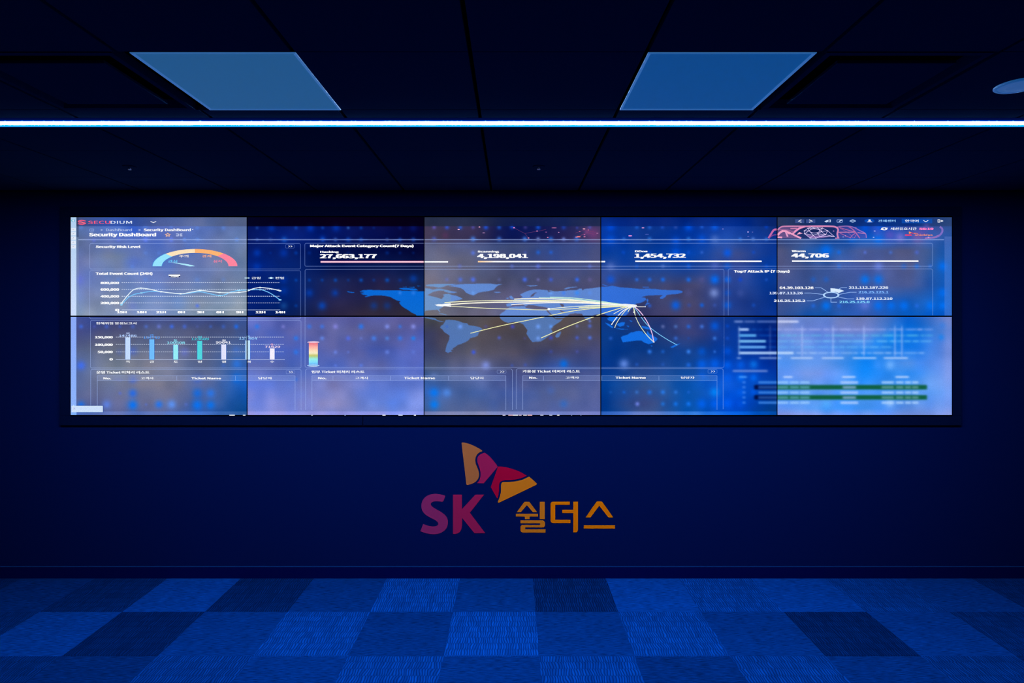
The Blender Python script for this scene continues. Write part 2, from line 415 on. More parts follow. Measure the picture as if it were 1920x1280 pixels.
BASE[1, 3] = [(593, [(12,52,128),(42,56,112),(56,62,116),(12,54,140),(4,40,120)]),
              (625, [(6,58,140),(20,56,126),(56,62,116),(4,54,156),(2,30,120)]),
              (655, [(4,56,138),(12,56,130),(20,62,138),(2,56,158),(2,36,132)]),
              (688, [(4,52,134),(40,72,140),(20,72,150),(2,70,196),(2,48,154)]),
              (720, [(2,66,156),(44,84,152),(16,86,176),(2,82,214),(4,70,176)]),
              (755, [(2,56,138),(66,80,136),(6,80,170),(2,80,214),(4,60,142)]),
              (770.5, [(2,58,140),(64,84,140),(6,82,172),(2,74,200),(6,60,130)]),
              (771.5, [(52,104,196),(100,124,196),(50,122,220),(8,96,226),(4,76,170)]),
              (779, [(60,106,196),(106,128,200),(60,130,224),(10,98,228),(2,72,160)])]
BASE[1, 4] = [(592, [(126,142,198),(104,132,204),(92,112,176),(20,96,200),(104,124,196)]),
              (620, [(118,142,216),(112,134,214),(100,122,200),(8,110,220),(78,124,212)]),
              (650, [(100,146,226),(88,142,236),(50,130,226),(8,112,226),(100,132,214)]),
              (680, [(80,146,240),(88,148,242),(18,126,238),(70,138,232),(112,146,228)]),
              (700, [(96,148,240),(112,152,240),(40,136,244),(56,144,244),(116,152,236)]),
              (735, [(80,150,244),(90,154,248),(70,148,248),(80,152,242),(98,152,240)]),
              (765, [(110,156,246),(80,156,252),(60,146,250),(106,152,236),(120,154,232)]),
              (779, [(136,154,234),(136,158,240),(120,156,244),(124,152,232),(134,152,224)])]

LAND = {(0,1): (0,116,238), (0,2): (92,140,218), (0,3): (44,112,222), (1,2): (76,120,190), (1,3): (20,116,236), (1,1): (90,120,210)}

POLY = [  # land masses, then waters cut back out
 [(674,546),(681,544),(691,543.2),(702,543.5),(722,544.3),(742,544),(762,545),(794,546),(800,545),(812,547),(806,550.5),(802,553),(810,555.5),(820,557),(826,560),(828,557),(833,555),(830,552.5),(835,551),(841,550.5),(848,553),(855,554),(862,557),(868,560),(862,562),(852,564),(846,567),(838,571),(832,574),(828,577),(823,580),(825,583),(826,585),(823,583.5),(820,580.5),(812,580.8),(800,582),(797,583),(795,590),(797,594.5),(808,595),(816,596.5),(820,600),(812,599),(800,596.5),(781,591.5),(779,589),(772,586),(765,581),(758,577),(752,572.5),(748.5,567.5),(751,564.5),(745,563.5),(738,560),(732,556.5),(722,554.5),(712,553.5),(703,553.5),(695,554.5),(686,556.8),(683,556.5),(690,553.5),(682,552.5),(676,550.5),(683,549.5),(674,548.6),(684,547.5)],
 [(650.5,545.5),(657,547),(666,548),(660,549),(652,547.5)],
 [(747,541),(752,539.8),(764,539.8),(780,541),(784,544),(775,545),(765,543.5),(756,543)], [(754,538),(762,537.2),(764,538.4)], [(764,538.6),(778,537.6),(776,539.4)], [(782,535.5),(790,536),(784,536.8)],
 [(798,534),(808,532.5),(822,532),(840,532),(857,532),(850,534),(838,535),(830,538),(822,539),(812,537),(800,536.5)],
 [(797,540),(806,541),(812,543),(820,541),(826,541),(836,543),(846,545.5),(858,547.5),(850,549.5),(842,549),(835,547),(824,544.5),(812,547),(806,547.5),(797,545)],
 [(840,536),(852,534),(864,532.5),(880,532),(905,531.5),(920,531.5),(930,533),(943,532.5),(934,535),(930,538),(926,543),(916,545.5),(905,547),(897,548.5),(892,551.5),(888,553.5),(880,551.5),(873,548),(870,543.5),(864,540),(856,538)],
 [(924,547.5),(932,549),(940,548),(937,547),(930,547)],
 [(836,599.5),(842,599.2),(852,600),(861,602),(868,605),(876,606),(879,609.5),(890,611),(899,613),(904.5,616),(901,621),(898,623),(896,629),(890,632),(882,633.5),(878,638),(873,641),(865,644.5),(858,646.5),(854,650),(848,653),(850,654.5),(845,656.5),(848,659),(843,660),(840,661.5),(835,659),(836,653),(838,645),(842,637),(843,629),(838,625.5),(833,622.5),(830,618),(825,614),(827,610.5),(831,608),(834,603)],
 [(797,594.5),(808,595),(816,596.5),(820,600),(830,602.5),(834,603),(828,603.5),(821,602),(815,599.5),(803,596.5)],
 [(822,587),(832,588),(840,590.5),(834,590),(825,588.3)],
 [(945,584),(950,579),(956,576),(965,574.5),(984,573.5),(986,577),(1000,579.5),(1012,579.5),(1024,581),(1028,585),(1034,591),(1040,597),(1044,598.5),(1055,598),(1050,603),(1042,608),(1036,612),(1033,616),(1036,621),(1034,625),(1028,630),(1022,635),(1014,640),(1006,640.5),(998,641),(993,635),(987,625.5),(989,619),(984,612),(981,608),(975,605),(965,603),(953,605),(946,603),(940,599),(937,595),(937,590),(941,586)],
 [(975,552),(984,547.5),(992,544.5),(1000,542.8),(1010,542.5),(1022,543.5),(1034,545),(1040,546),(1050,545.5),(1060,545),(1070,543.5),(1082,543.5),(1086,541),(1091,540.8),(1092,544.5),(1096,541.5),(1112,540),(1124,538),(1140,537),(1148,535.5),(1158,537.5),(1163,538.5),(1178,539.5),(1190,540.5),(1200,541.5),(1215,541),(1228,541.5),(1240,543),(1252,543.5),(1270,543.5),(1280,545.5),(1279,548.5),(1270,551),(1255,552),(1250,553),(1247,557),(1243,559.5),(1238,560),(1237,557.5),(1243,553),(1235,553),(1225,553.5),(1213,554),(1202,557),(1210,558),(1212,561.5),(1207,565),(1200,568),(1193,569),(1190,572),(1188,576),(1182,580),(1180,584),(1176,589),(1172,592),(1162,592),(1156,600),(1148,601),(1142,596),(1140,592),(1132,588),(1122,588.5),(1112,591),(1106,599),(1101,600.5),(1096,596),(1091,588),(1078,587),(1068,588.5),(1062,593),(1056,596),(1042,596.5),(1036,591),(1030,585),(1026,580),(1028,577),(1018,575),(1010,574),(1000,572),(990,571.5),(986,574),(980,570.5),(970,569.5),(962,571),(956,574.5),(950,574),(949,570),(955,568),(964,567),(960,562),(968,561),(975,560),(980,556.5),(977,554)],
 [(955,555.5),(959,554),(964,560),(960,561),(956,559)], [(948,559),(954,557.5),(953,560.5)],
 [(1044,625),(1052,621),(1052,624),(1048,632),(1043,633),(1041,630)],
 [(986,534.5),(996,535),(1010,534),(1004,536),(994,537)], [(1057,541.8),(1064,538.5),(1080,537.2),(1084,537.6),(1070,539.8),(1062,542)],
 [(1128,533),(1140,534.6),(1134,535.6)], [(1205,537.8),(1217,537.8),(1216,538.8),(1205,538.8)],
 [(1214,559),(1216,563),(1214,567),(1212,563)], [(1213,567),(1219,568),(1212,571.5),(1207,577),(1211,570)],
 [(1164,632),(1168,629.5),(1176,627.5),(1183,623),(1188,622.5),(1192,621),(1198,620),(1204,621),(1207,625),(1212,627),(1214,620),(1218,626),(1224,629),(1231,633),(1233,635),(1230,639),(1224,643),(1216,645),(1208,642),(1203,638.5),(1192,638.5),(1180,640),(1168,641.5),(1166,638)],
 [(1219,647.5),(1224,648),(1222,649.5)], [(1270,645),(1276,643.5),(1272,646),(1262,651.5),(1256,651),(1264,647)],
 [(1134,604.5),(1142,607),(1150,613),(1148,615),(1140,610)], [(1157,607),(1165,604),(1172,604),(1170,610),(1162,612.5),(1157,609)],
 [(1153,615),(1165,616),(1178,617),(1165,617.8)], [(1174,610),(1180,611),(1178,613)], [(1203,611),(1212,612),(1219,614),(1222,618),(1212,617),(1204,614)],
 [(1138,596),(1152,596),(1156,600),(1148,603),(1140,600)], [(1180,600),(1186,602),(1183,603.5)],
]
WATER = [[(801,553),(808,549.5),(818,550.5),(822,545),(833,544.5),(832,550),(830,553),(832,556),(828,560.5),(822,558.5),(812,555.5)],
 [(1050,569),(1056,570),(1058,574),(1054,576),(1051,572)], [(1049,580.5),(1056,583.5),(1063,586),(1058,586.5),(1051,584)],
 [(996,553),(1002,548.5),(1008,548),(1003,550.5),(1000,555),(994,557)], [(1027,543.8),(1034,546.5),(1038,547.5),(1028,547.5)],
 [(1024,582),(1027,581),(1033,588),(1039,595),(1044,598),(1036,594)]]

def in_poly(poly, X, Y):
    r = np.zeros(X.shape, bool); n = len(poly)
    for i in range(n):
        x1, y1 = poly[i]; x2, y2 = poly[(i+1) % n]
        if y1 == y2: continue
        c = ((y1 > Y) != (y2 > Y)) & (X < (x2-x1)*(Y-y1)/(y2-y1) + x1)
        r ^= c
    return r

def smoothnoise(X, Y, cell, seed):
    rng = np.random.default_rng(seed)
    g = rng.uniform(-1, 1, (80, 400))
    u, v = X/cell + 3.3, Y/cell + 5.1
    i, j = np.floor(u).astype(int), np.floor(v).astype(int); fu, fv = u-i, v-j
    fu = fu*fu*(3-2*fu); fv = fv*fv*(3-2*fv); i %= 399; j %= 79
    return (g[j, i]*(1-fu)+g[j, i+1]*fu)*(1-fv) + (g[j+1, i]*(1-fu)+g[j+1, i+1]*fu)*fv

def soft(X, a, b, s):
    t = lambda q: 1/(1+np.exp(-np.clip(q/(s*0.55), -30, 30)))
    return t(X-a)*t(b-X)

# glowing dots of the dashboard backdrop: (x, y, radius, colour, strength)
BLUE, LITE, VIO = (0,108,255), (96,150,255), (100,116,240)
GLOW = [
 (148,525,11,VIO,.45),(250,430,14,(30,84,220),.45),(248,573,12,VIO,.25),(370,573,4,(70,110,255),.7),(222,449,4,VIO,.8),(273,449,5,(100,130,255),.9),(321,449,4.5,(100,130,255),.9),(346,449,3.5,LITE,.9),(370.5,449,4,LITE,.6),(444,449,4,LITE,.7),(176,450,4,VIO,.6),(321,425,4,LITE,.4),(370,427,4,LITE,.45),(419,427,5,LITE,.4),(273,425,6,LITE,.35),(152,426,5,LITE,.4),(298,474,4,LITE,.3),(273,474,4,LITE,.3),(248,500,5,LITE,.35),(222,524,5,LITE,.3),(273,524,5,LITE,.3),(370,524,5,LITE,.25),(419,524,5,LITE,.25),(250,490,16,(60,90,220),.3),
 (482,474,8,(0,66,200),.8),(532,474,9,(0,60,190),.8),(482,500,9,(0,66,200),.7),(509,428,8,(0,60,190),.8),(582,427,8,(0,70,220),.75),(630,427,8,(0,66,210),.7),(482,427,3.5,(40,100,200),.6),(555,427,4,(20,90,210),.7),(605,427,3.5,(20,90,210),.7),(653,427,3.2,(60,120,200),.8),(677,427,3.5,(10,80,200),.7),(701,427,3,(10,70,180),.4),(750,427,4,(10,50,160),.4),(775,427,8,(4,40,160),.5),(605,447,7,(0,70,210),.6),(482,449,3,LITE,.6),(507,449,4,LITE,.4),(533,449,6,(30,130,255),.7),(605,449,4,(30,120,255),.7),(629,449,4,LITE,.7),(653,449,5,(20,110,255),.7),(677,449,4,(30,120,255),.7),(726,449,3.5,LITE,.6),(750,449,4,(20,110,255),.7),(775,449,4.5,(20,110,255),.7),(507,474,3,(0,60,180),.4),(555,474,4,(0,80,210),.6),(580,474,4,(0,60,180),.5),(653,474,4,(0,50,160),.4),(726,474,4,(0,70,190),.5),(750,474,3.5,(0,60,180),.4),(775,474,3,(0,60,180),.4),
 (580,549,8,(0,74,210),.75),(628,549,8,(0,70,200),.7),(604,573,8.5,(0,80,215),.9),(629,549,3,(0,80,215),.3),(701,573,8,(0,70,190),.6),(726,573,8,(0,70,190),.55),(532,573,8,(40,120,200),.5),(532,545,9,(0,70,210),.5),(532,525,8,(0,60,190),.6),(555,525,3.5,(0,90,220),.6),(555,573,3.5,(0,90,220),.5),(580,525,3.5,(0,90,220),.6),(604,525,3.5,(0,90,220),.55),(629,525,4,(0,96,230),.7),(653,525,3.2,(0,80,200),.5),(677,525,4,(0,100,230),.8),(701,525,3.5,(0,80,200),.5),(726,525,4.5,(0,100,230),.8),(750,525,4,(0,70,200),.5),(775,522,8,(0,80,220),.65),(750,549,3.5,LITE,.6),(775,549,4,LITE,.5),
 (814,426,4,(110,100,220),.7),(838,426,4.5,(50,90,230),.8),(863,426,4.5,(40,100,230),.8),(887,426,4,(90,90,200),.6),(911,426,5,(30,90,240),.8),(936,426,4.5,(30,100,230),.7),(960,425,5,(30,90,240),.7),(985,426,4,(90,80,170),.5),(1009,426,5,(20,90,230),.8),(1057,426,5,(30,80,210),.6),(1082,427,3,(60,80,200),.5),(1106,426,4,(70,100,220),.6),(814,448,5,(80,110,240),.6),(887,448,5.5,(70,140,255),.8),(936,448,5,(70,140,255),.7),(984,448,5,(70,140,255),.8),(1009,448,4,(150,180,255),.7),(1033,448,5,(40,130,255),.7),(1057,448,4,(130,160,255),.7),(1081,448,5,(40,120,255),.7),(887,474,4.5,(90,120,230),.85),(1009,473,4.5,(30,100,220),.8),(1033,473,4,(30,100,230),.7),(985,473,3.5,(80,100,200),.4),(862,499,4,(90,110,230),.6),(960,499,4,(90,120,240),.6),(1009,499,4.5,(90,120,255),.7),(1106,499,4,(90,120,240),.6),(838,524,4,(100,120,220),.5),(863,524,4.5,(80,116,240),.8),(887,524,5,(80,116,250),.9),(936,524,4,(100,110,180),.5),(984,524,4.8,(70,110,245),.95),(1009,524,3.5,(120,120,200),.6),(1033,524,4.5,(60,100,240),.7),(1082,524,4.5,(50,110,250),.9),(1106,524,4.5,(110,100,170),.5),(887,549,4,(110,170,255),.6),(1033,549,4.5,(110,170,255),.7),(1057,549,4,(60,130,255),.7),(1082,549,5,(50,140,255),.8),(1106,549,4,(90,150,255),.5),
 (1145,425,10,(0,80,235),.75),(1145,449,10,(0,90,240),.6),(1145,524,9,(10,90,235),.75),(1145,499,9,(130,150,230),.4),(1194,426,4,(30,100,220),.7),(1218,426,4.5,(40,110,230),.6),(1242,426,4,(30,90,220),.6),(1267,426,4,(90,110,200),.4),(1291,425,9,(0,90,245),.8),(1316,425,4,(40,110,240),.6),(1340,425,8,(10,100,250),.75),(1267,452,9,(0,90,245),.6),(1267,473,9,(0,90,245),.65),(1316,448,9,(0,90,240),.6),(1364,474,9,(0,92,245),.85),(1340,448,9,(110,140,220),.5),(1340,524,9.5,(0,110,255),.95),(1316,524,7,(100,90,150),.4),(1364,524,7,(10,110,250),.8),(1364,499,8,(0,100,240),.6),(1340,497,9,(100,120,220),.4),(1339,549,10,(140,165,235),.75),(1291,549,9,(90,90,150),.4),(1267,572,10,(0,100,250),.85),(1292,572,4.5,(40,80,190),.5),(1316,572,4.5,(10,100,240),.8),(1340,572,4,(60,100,210),.4),(1364,572,8,(0,100,240),.7),(1364,549,7,(0,90,230),.5),(1194,524,3.8,(40,110,230),.8),(1218,524,4.2,(30,110,240),.85),(1243,524,4.5,(20,110,245),.9),(1291,524,4.8,(20,110,245),.9),(1388,524,4.5,(10,70,220),.7),(1437,524,3.5,(40,100,220),.5),(1413,572,4,(20,90,220),.5),(1413,473,4,(10,80,220),.5),(1388,549,8,(80,100,180),.35),(1218,573,4,(40,100,230),.7),(1316,473,3.5,(60,110,220),.6),(1291,473,4,(20,90,230),.5),(1169,473,4,(10,80,220),.5),(1218,473,4,(10,80,220),.5),(1291,448,4.5,(60,150,255),.6),(1218,448,4.5,(60,150,255),.6),(1170,448,4,(60,140,255),.5),(1388,448,4,(60,140,255),.6),(1412,448,4,(110,160,255),.6),(1437,448,4,(60,140,255),.6),(1194,499,4,(10,100,240),.5),(1291,499,4.5,(10,100,240),.7),(1243,499,4,(110,140,220),.5),(1437,425,4.5,(0,70,220),.6),(1437,499,4,(10,90,230),.5),
 (1549,469,12,(0,110,245),.85),(1573,473,4.5,(10,110,245),.7),(1622,473,3.5,(90,120,230),.7),(1670,473,4,(70,120,230),.6),(1719,473,4.5,(80,110,230),.6),(1647,448,10,(0,110,245),.85),(1597,447,8,(0,110,245),.6),(1647,499,9,(110,140,250),.6),(1573,499,4.5,(30,120,245),.6),(1622,524,10,(0,118,250),.9),(1647,524,10,(0,116,248),.85),(1525,524,6,(20,100,220),.5),(1549,524,6,(20,100,220),.5),(1549,573,10,(0,116,250),.9),(1525,573,5,(30,110,240),.6),(1573,573,5,(30,110,240),.6),(1647,573,10,(0,112,250),.85),(1671,573,10,(0,112,250),.8),(1695,573,10,(0,112,250),.85),(1622,572,10,(110,130,225),.6),(1719,573,4.5,(40,110,240),.6),(1744,573,9,(0,114,250),.85),(1768,573,9,(0,114,250),.85),(1768,499,10,(0,112,250),.85),(1768,549,10,(0,112,250),.75),(1695,499,6,(0,100,240),.5),(1719,499,5,(0,110,250),.6),(1744,499,4,(40,120,250),.5),(1622,426,10,(0,90,240),.6),(1647,426,10,(0,100,245),.6),
 (152,612,4.5,(60,110,240),.7),(177,612,3,(90,100,220),.4),(200,612,4.5,(70,110,230),.6),(225,612,3.5,(60,100,220),.5),(249,612,4.5,(70,110,230),.5),(274,612,4,(80,120,230),.6),(298,612,4.5,(110,130,230),.7),(322,612,4.5,(60,110,245),.85),(346,612,4.5,(70,110,235),.7),(370,612,3,(90,110,220),.3),(395,612,3.5,(60,110,230),.5),(419,612,4.5,(60,110,230),.5),(443,612,4.5,(30,110,245),.9),(249,658,10,(60,96,215),.6),(346,660,10,(100,120,235),.5),(152,685,9,(60,110,255),.85),(224,660,8,(60,96,215),.3),(225,711,4,(90,110,230),.4),(249,711,9,(50,100,245),.6),(249,737,9,(20,104,250),.8),(249,759,10,(0,116,255),.95),(200,758,9,(90,136,250),.75),(298,758,8,(20,116,255),.85),(322,758,9,(90,150,255),.9),(225,737,3.5,(80,110,240),.5),(274,758,3,(90,120,230),.5),(349,758,4,(90,120,230),.4),(443,656,9,(60,110,210),.55),(444,682,10,(40,120,235),.75),(444,709,10,(0,110,240),.8),(370,711,9,(50,100,230),.5),(370,737,10,(0,110,250),.7),(395,737,9,(30,120,250),.75),(370,759,11,(0,116,255),.9),(395,759,9,(0,116,250),.85),(419,711,4,(50,110,230),.5),(152,759,8,(10,110,245),.8),(419,685,5,(60,110,220),.4),
 (482,612,5,(40,120,240),.8),(531,612,4,(140,140,225),.6),(580,612,5,(50,120,240),.75),(604,612,4.5,(60,120,240),.75),(629,612,5.5,(140,140,235),.75),(677,612,5.5,(40,120,245),.95),(726,612,5,(130,150,245),.85),(750,612,4,(50,120,240),.7),(775,612,5,(140,150,240),.85),(555,634,5,(40,120,240),.85),(604,634,4.5,(100,140,240),.8),(653,634,5,(80,110,240),.8),(677,634,3.5,(110,130,220),.5),(701,634,5.5,(70,130,240),.85),(726,634,4.5,(80,140,235),.7),(750,634,5,(50,120,240),.85),(775,634,4.5,(30,130,245),.9),(555,660,5,(40,120,240),.8),(629,660,4,(110,140,240),.7),(653,660,3,(100,130,230),.5),(726,660,4.5,(110,140,240),.7),(775,660,4,(100,130,230),.5),(677,685,4,(90,130,245),.6),(629,685,3.5,(100,130,240),.5),(580,685,4,(90,120,225),.3),(555,711,4.5,(30,110,240),.4),
 (911,685,9,(130,150,235),.85),(1057,682,9,(0,110,235),.9),(814,736,10,(0,120,250),.9),(838,736,9,(80,140,235),.85),(814,758,10,(0,124,250),.95),(1057,757,9,(20,104,215),.5),(1033,732,9,(60,104,200),.4),(863,612,4.8,(110,160,255),.9),(838,612,3,(40,90,220),.4),(911,612,3.5,(80,80,170),.5),(961,612,4.2,(66,76,200),.9),(1009,612,4.8,(110,160,250),.95),(1033,612,4,(100,160,255),.9),(1082,611,3.5,(110,120,190),.7),(1106,611,4,(80,110,220),.85),(936,633,3.8,(80,96,200),.85),(1009,634,4.5,(120,165,250),.8),(984,634,3,(80,80,160),.4),(1033,633,4.5,(60,80,210),.8),(1082,633,4,(70,96,210),.8),(1106,633,4,(80,120,240),.9),(888,660,4.5,(60,90,230),.95),(1033,659,4,(60,80,190),.5),(1082,659,3.5,(80,90,190),.5),(936,709,4,(50,110,220),.6),(960,685,3.5,(60,90,200),.5),(985,684,4,(60,90,200),.5),(1106,602,3,(100,130,240),.7),(814,706,8,(110,140,210),.5),
 (1170,682,10,(110,150,240),.9),(1243,612,4,(140,150,210),.55),(1267,612,4,(90,140,225),.6),(1291,612,4.5,(30,110,240),.8),(1316,612,4.5,(70,130,245),.75),(1340,611,9,(0,96,240),.8),(1364,611,4,(0,80,230),.5),(1145,634,4,(50,110,230),.6),(1267,634,4.2,(60,120,235),.7),(1291,634,3,(20,80,200),.4),(1340,634,4.2,(70,140,250),.7),(1364,634,4,(20,90,230),.5),(1218,659,4.5,(50,130,250),.9),(1243,659,4,(30,110,230),.6),(1291,659,4.5,(60,140,255),.9),(1316,659,9,(0,92,225),.7),(1340,659,3.2,(60,130,245),.6),(1364,658,9,(0,90,240),.7),(1194,683,4,(40,100,220),.5),(1243,683,4,(40,100,220),.4),(1291,684,5,(30,110,240),.8),(1316,683,11,(0,100,248),.85),(1340,682,11,(0,100,250),.8),(1364,684,9,(0,100,248),.85),(1218,710,5,(20,110,240),.6),(1316,706,9,(0,96,245),.7),(1364,708,9,(0,96,245),.7),(1194,735,4,(60,130,230),.6),(1170,735,3.5,(20,110,240),.6),(1145,735,3,(30,110,220),.4),(1218,735,4.8,(30,120,245),.8),(1243,735,4.8,(40,130,250),.85),(1267,735,4,(50,130,240),.7),(1291,735,3.2,(40,110,235),.5),(1340,735,9.5,(0,136,255),.95),(1195,757,4.5,(120,140,245),.9),(1243,757,4.5,(30,120,230),.8),(1267,757,4.8,(20,120,245),.85),(1291,757,5,(20,120,250),.9),(1316,757,11,(0,100,250),.9),(1340,757,10,(0,100,250),.8),(1364,756,10,(0,94,250),.85),(1389,684,9,(0,100,245),.7),(1413,683,9,(10,124,245),.8),(1389,708,9,(0,110,255),.8),(1413,708,8,(0,110,255),.8),(1389,735,9,(0,100,250),.6),(1413,735,8,(0,96,250),.6),(1389,757,9,(0,92,245),.5),
 (1645,684,9,(70,150,255),.7),(1669,684,10,(110,176,255),.95),(1549,758,10,(90,176,255),.9),(1669,755,9,(150,196,255),.8),(1622,696,26,(0,134,255),.65),(1670,634,14,(0,140,255),.6),(1646,640,14,(0,136,255),.5),(1765,632,7,(0,130,250),.6),(1622,666,16,(0,120,240),.5),(1550,768,14,(40,140,255),.4),(1768,610,8,(20,120,240),.4),
 # haze in the red banner
 (1112,438,14,(140,60,130),.6),(1100,434,6,(180,80,150),.4),(835,441,7,(110,50,100),.35),(1668,441,12,(120,80,190),.55),(1688,445,10,(170,130,230),.55),(1730,437,13,(90,70,170),.5),(1704,425,7,(70,60,150),.4),(1737,424,7,(110,90,190),.5),(1645,436,9,(110,90,190),.35),(1760,432,10,(60,70,150),.3),(1720,444,12,(170,90,160),.5),(1640,426,10,(60,80,200),.4),
]

def blur_content(X, Y, col, img):
    """the softened charts and list of the lower right corner"""
    def put(a, b, c_, d_, colour, al, sx=2.2, sy=1.3):
        m = (soft(X, a, b, sx)*soft(Y, c_, d_, sy)*al)[..., None]
        img[:] = img*(1-m) + np.array(colour, float)*m
    rng = np.random.default_rng(11)
    d = 0 if col == 4 else 1
    put(1377,1393,600.5,605,(170,190,250),.5); put(1396,1416,600.5,605,(150,170,235),.4); put(1419,1456,600.5,605,(140,165,235),.45); put(1458,1497,600.5,605,(215,222,255),.75)
    put(1384,1387.5,612,666,(150,180,235),.45,1.5,2)
    rows = [(617.5,1404,(176,206,255)),(628.7,1418,(96,180,245)),(639.5,1436,(130,200,250)),(650.5,1436,(110,180,250)),(661.5,1488,(186,216,255))]
    ends = [1749,1749,1749,1672,1733]
    tint = [(176,186,246),(96,190,232),(120,200,250),(106,186,250),(170,204,255)]
    for (y, x1, c_), e, tc in zip(rows, ends, tint):
        put(1386, x1, y-2.6, y+2.6, c_, .85, 2, 1.2)
        x = x1+5
        while x < e-5:
            L = rng.uniform(7, 26); put(x, min(e, x+L), y-2, y+2, tc if d == 0 else (20,120,235), (.62 if d == 0 else .35)*rng.uniform(.55, 1), 2.6, 1.6); x += L+rng.uniform(1.5, 5)
    for x in (1444,1504,1562,1620,1678,1691): put(x-1.6, x+1.6, 611, 668, (170,190,250), .55 if x > 1456 else .2, 1.8, 3)
    for a, b in ((1382,1389),(1424,1465),(1483,1524),(1541,1582),(1599,1643),(1657,1702)): put(a, b, 669, 673, (186,210,252), .7 if a > 1456 else .5)
    put(1374,1439,693,697.5,(140,160,225),.6)
    for a, b in ((1386,1400),(1469,1486),(1579,1604),(1679,1704)): put(a, b, 704.5, 708.5, (196,216,255) if a > 1456 else (80,160,255), .75)
    for y in (721.3, 740.3):
        g = (14,92,58) if d == 0 else (4,26,92)
        put(1416, 1738, y+0.2, y+8.6, g, .97, 2.0, 1.6)
        if d: put(1414, 1421, y+.6, y+8, (2,6,50), .7, 2, 1.5)
    for k, y in enumerate((716.5,725.7,735.5,744.9,754.5)):
        al = .8 if k % 2 == 0 else .62
        cc = (150,200,255) if k % 2 == 0 else (110,180,210)
        put(1392,1398,y-2.3,y+2.3,(90,150,250),.5,1.6,1.4)
        put(1422,1456.5,y-2.2,y+2.4,(70,140,235) if k % 2 == 0 else (40,90,170),.75,1.6,1.4)
        for a, b in ((1457,1478),(1481,1498),(1500,1518)): put(a, b, y-2.3, y+2.6, cc, al, 2, 1.4)
        put(1576 if k % 2 == 0 else 1580, 1609 if k % 2 == 0 else 1605, y-2.3, y+2.8, (176,206,255) if k % 2 == 0 else (130,170,210), .8 if k % 2 == 0 else .85, 2, 1.5)
        for a, b in ((1653,1676),(1680,1694),(1697,1708),(1710,1722)): put(a, b, y-2.3, y+2.6, (176,212,255) if k % 2 == 0 else (110,165,170), .75 if k % 2 == 0 else .7, 2, 1.5)
    if d == 0:
        put(1771,1786,596,777,(150,160,226),.35,5,3)

def raster(row, col):
    x0, x1 = XE[col]; y0, y1 = YE[row]
    nx, ny = 300, 167
    xs = np.linspace(x0, x1, nx); ys = np.linspace(y0, y1, ny)
    # put grid rows exactly on both sides of hard steps
    for st in ((424,) if row == 0 else (771,)):
        k = np.argmin(abs(ys-st)); ys[k] = st-.25; ys[min(k+1, ny-1)] = st+.25 if k+1 < ny-1 else ys[k+1]
    X, Y = np.meshgrid(xs, ys)
    tab = BASE[row, col]; ty = np.array([r[0] for r in tab], float); tc = np.array([r[1] for r in tab], float)  # n,5,3
    fx = (X-x0)/(x1-x0)*4; i = np.clip(np.floor(fx).astype(int), 0, 3); u = fx-i; u = (u*u*(3-2*u)*.6 + u*.4)[..., None]
    j = np.clip(np.searchsorted(ty, ys, side='right')-1, 0, len(ty)-2)
    v = np.clip((ys-ty[j])/(ty[j+1]-ty[j]), 0, 1)[:, None, None]; J = np.repeat(j[:, None], nx, 1)
    img = (tc[J, i]*(1-u)+tc[J, i+1]*u)*(1-v) + (tc[J+1, i]*(1-u)+tc[J+1, i+1]*u)*v
    if (row, col) == (0, 0): img = img*1.10
    if (row, col) == (0, 4): img = img*np.array([1.12, 1.0, .95])
    amp = img.mean(axis=2, keepdims=True)/128
    for cell, a, sd in ((38, 9, 3), (19, 6, 9)):
        nz = smoothnoise(X, Y, cell, sd+row*7+col)[..., None]; n2 = smoothnoise(X, Y, cell, sd+50+row*7+col)[..., None]
        img += nz*a*amp*np.array([1.2, .7, .2]) + n2*a*amp*np.array([.3, .6, 1.1])
    if (row, col) in LAND:
        m = np.zeros(X.shape)
        for dx in (-.28, .28):
            for dy in (-.28, .28):
                k = np.zeros(X.shape, bool)
                for p in POLY: k |= in_poly(p, X+dx, Y+dy)
                for p in WATER: k &= ~in_poly(p, X+dx, Y+dy)
                m += k/4.
        lc = np.array(LAND[row, col], float)
        bl = lc*.82 + img*.26
        if (row, col) == (0, 2): bl[X < 845] = bl[X < 845]*.93 + np.array([14, 16, 4])
        img = img*(1-m[..., None]) + bl*m[..., None]
    for gx, gy, r, c_, s in GLOW:
        if gx < x0-2*r or gx > x1+2*r or gy < y0-2*r or gy > y1+2*r or not (x0-3 < gx < x1+3 and y0-6 < gy < y1+6): continue
        if row == 0 and gy < 424: continue
        a = np.exp(-(((X-gx)**2 + (Y-gy)**2)/(2*(r*.62)**2)))*s*(.7 if (row, col) == (0, 1) else .84 if (row, col) == (1, 3) else .9)
        if row == 0 and gy > 424: a = a*np.clip((Y-423.6)/.6, .25, 1)
        a = a[..., None]; img = img*(1-a) + np.array(c_, float)*a
    if (row, col) in ((1, 3), (1, 4)): blur_content(X, Y, col, img)
    if col == 0:    # the browser's pale side bar
        sb = (X < 143.3); t_ = np.clip((Y-407)/185, 0, 1)[..., None] if row == 0 else np.clip((Y-594)/184, 0, 1)[..., None]
        bar = (np.array([176,208,240])*(1-t_) + np.array([204,222,255])*t_) if row == 0 else np.array([140,170,248])*(1-t_)+np.array([140,180,252])*t_
        img[sb] = bar[sb]
        if row == 0:
            m = (X > 143.3) & (X < 147) & (Y > 444); img[m] = img[m]*.72 + np.array([38, 44, 48])
            m = (X > 143.3) & (X < 147) & (Y < 444); img[m] = img[m]*.8
    if (row, col) == (0, 4):
        m = (X > 1770.5) & (Y > 443); img[m] = img[m]*.68 + np.array([40, 46, 70])
    return xs, ys, np.clip(img, 0, 255)

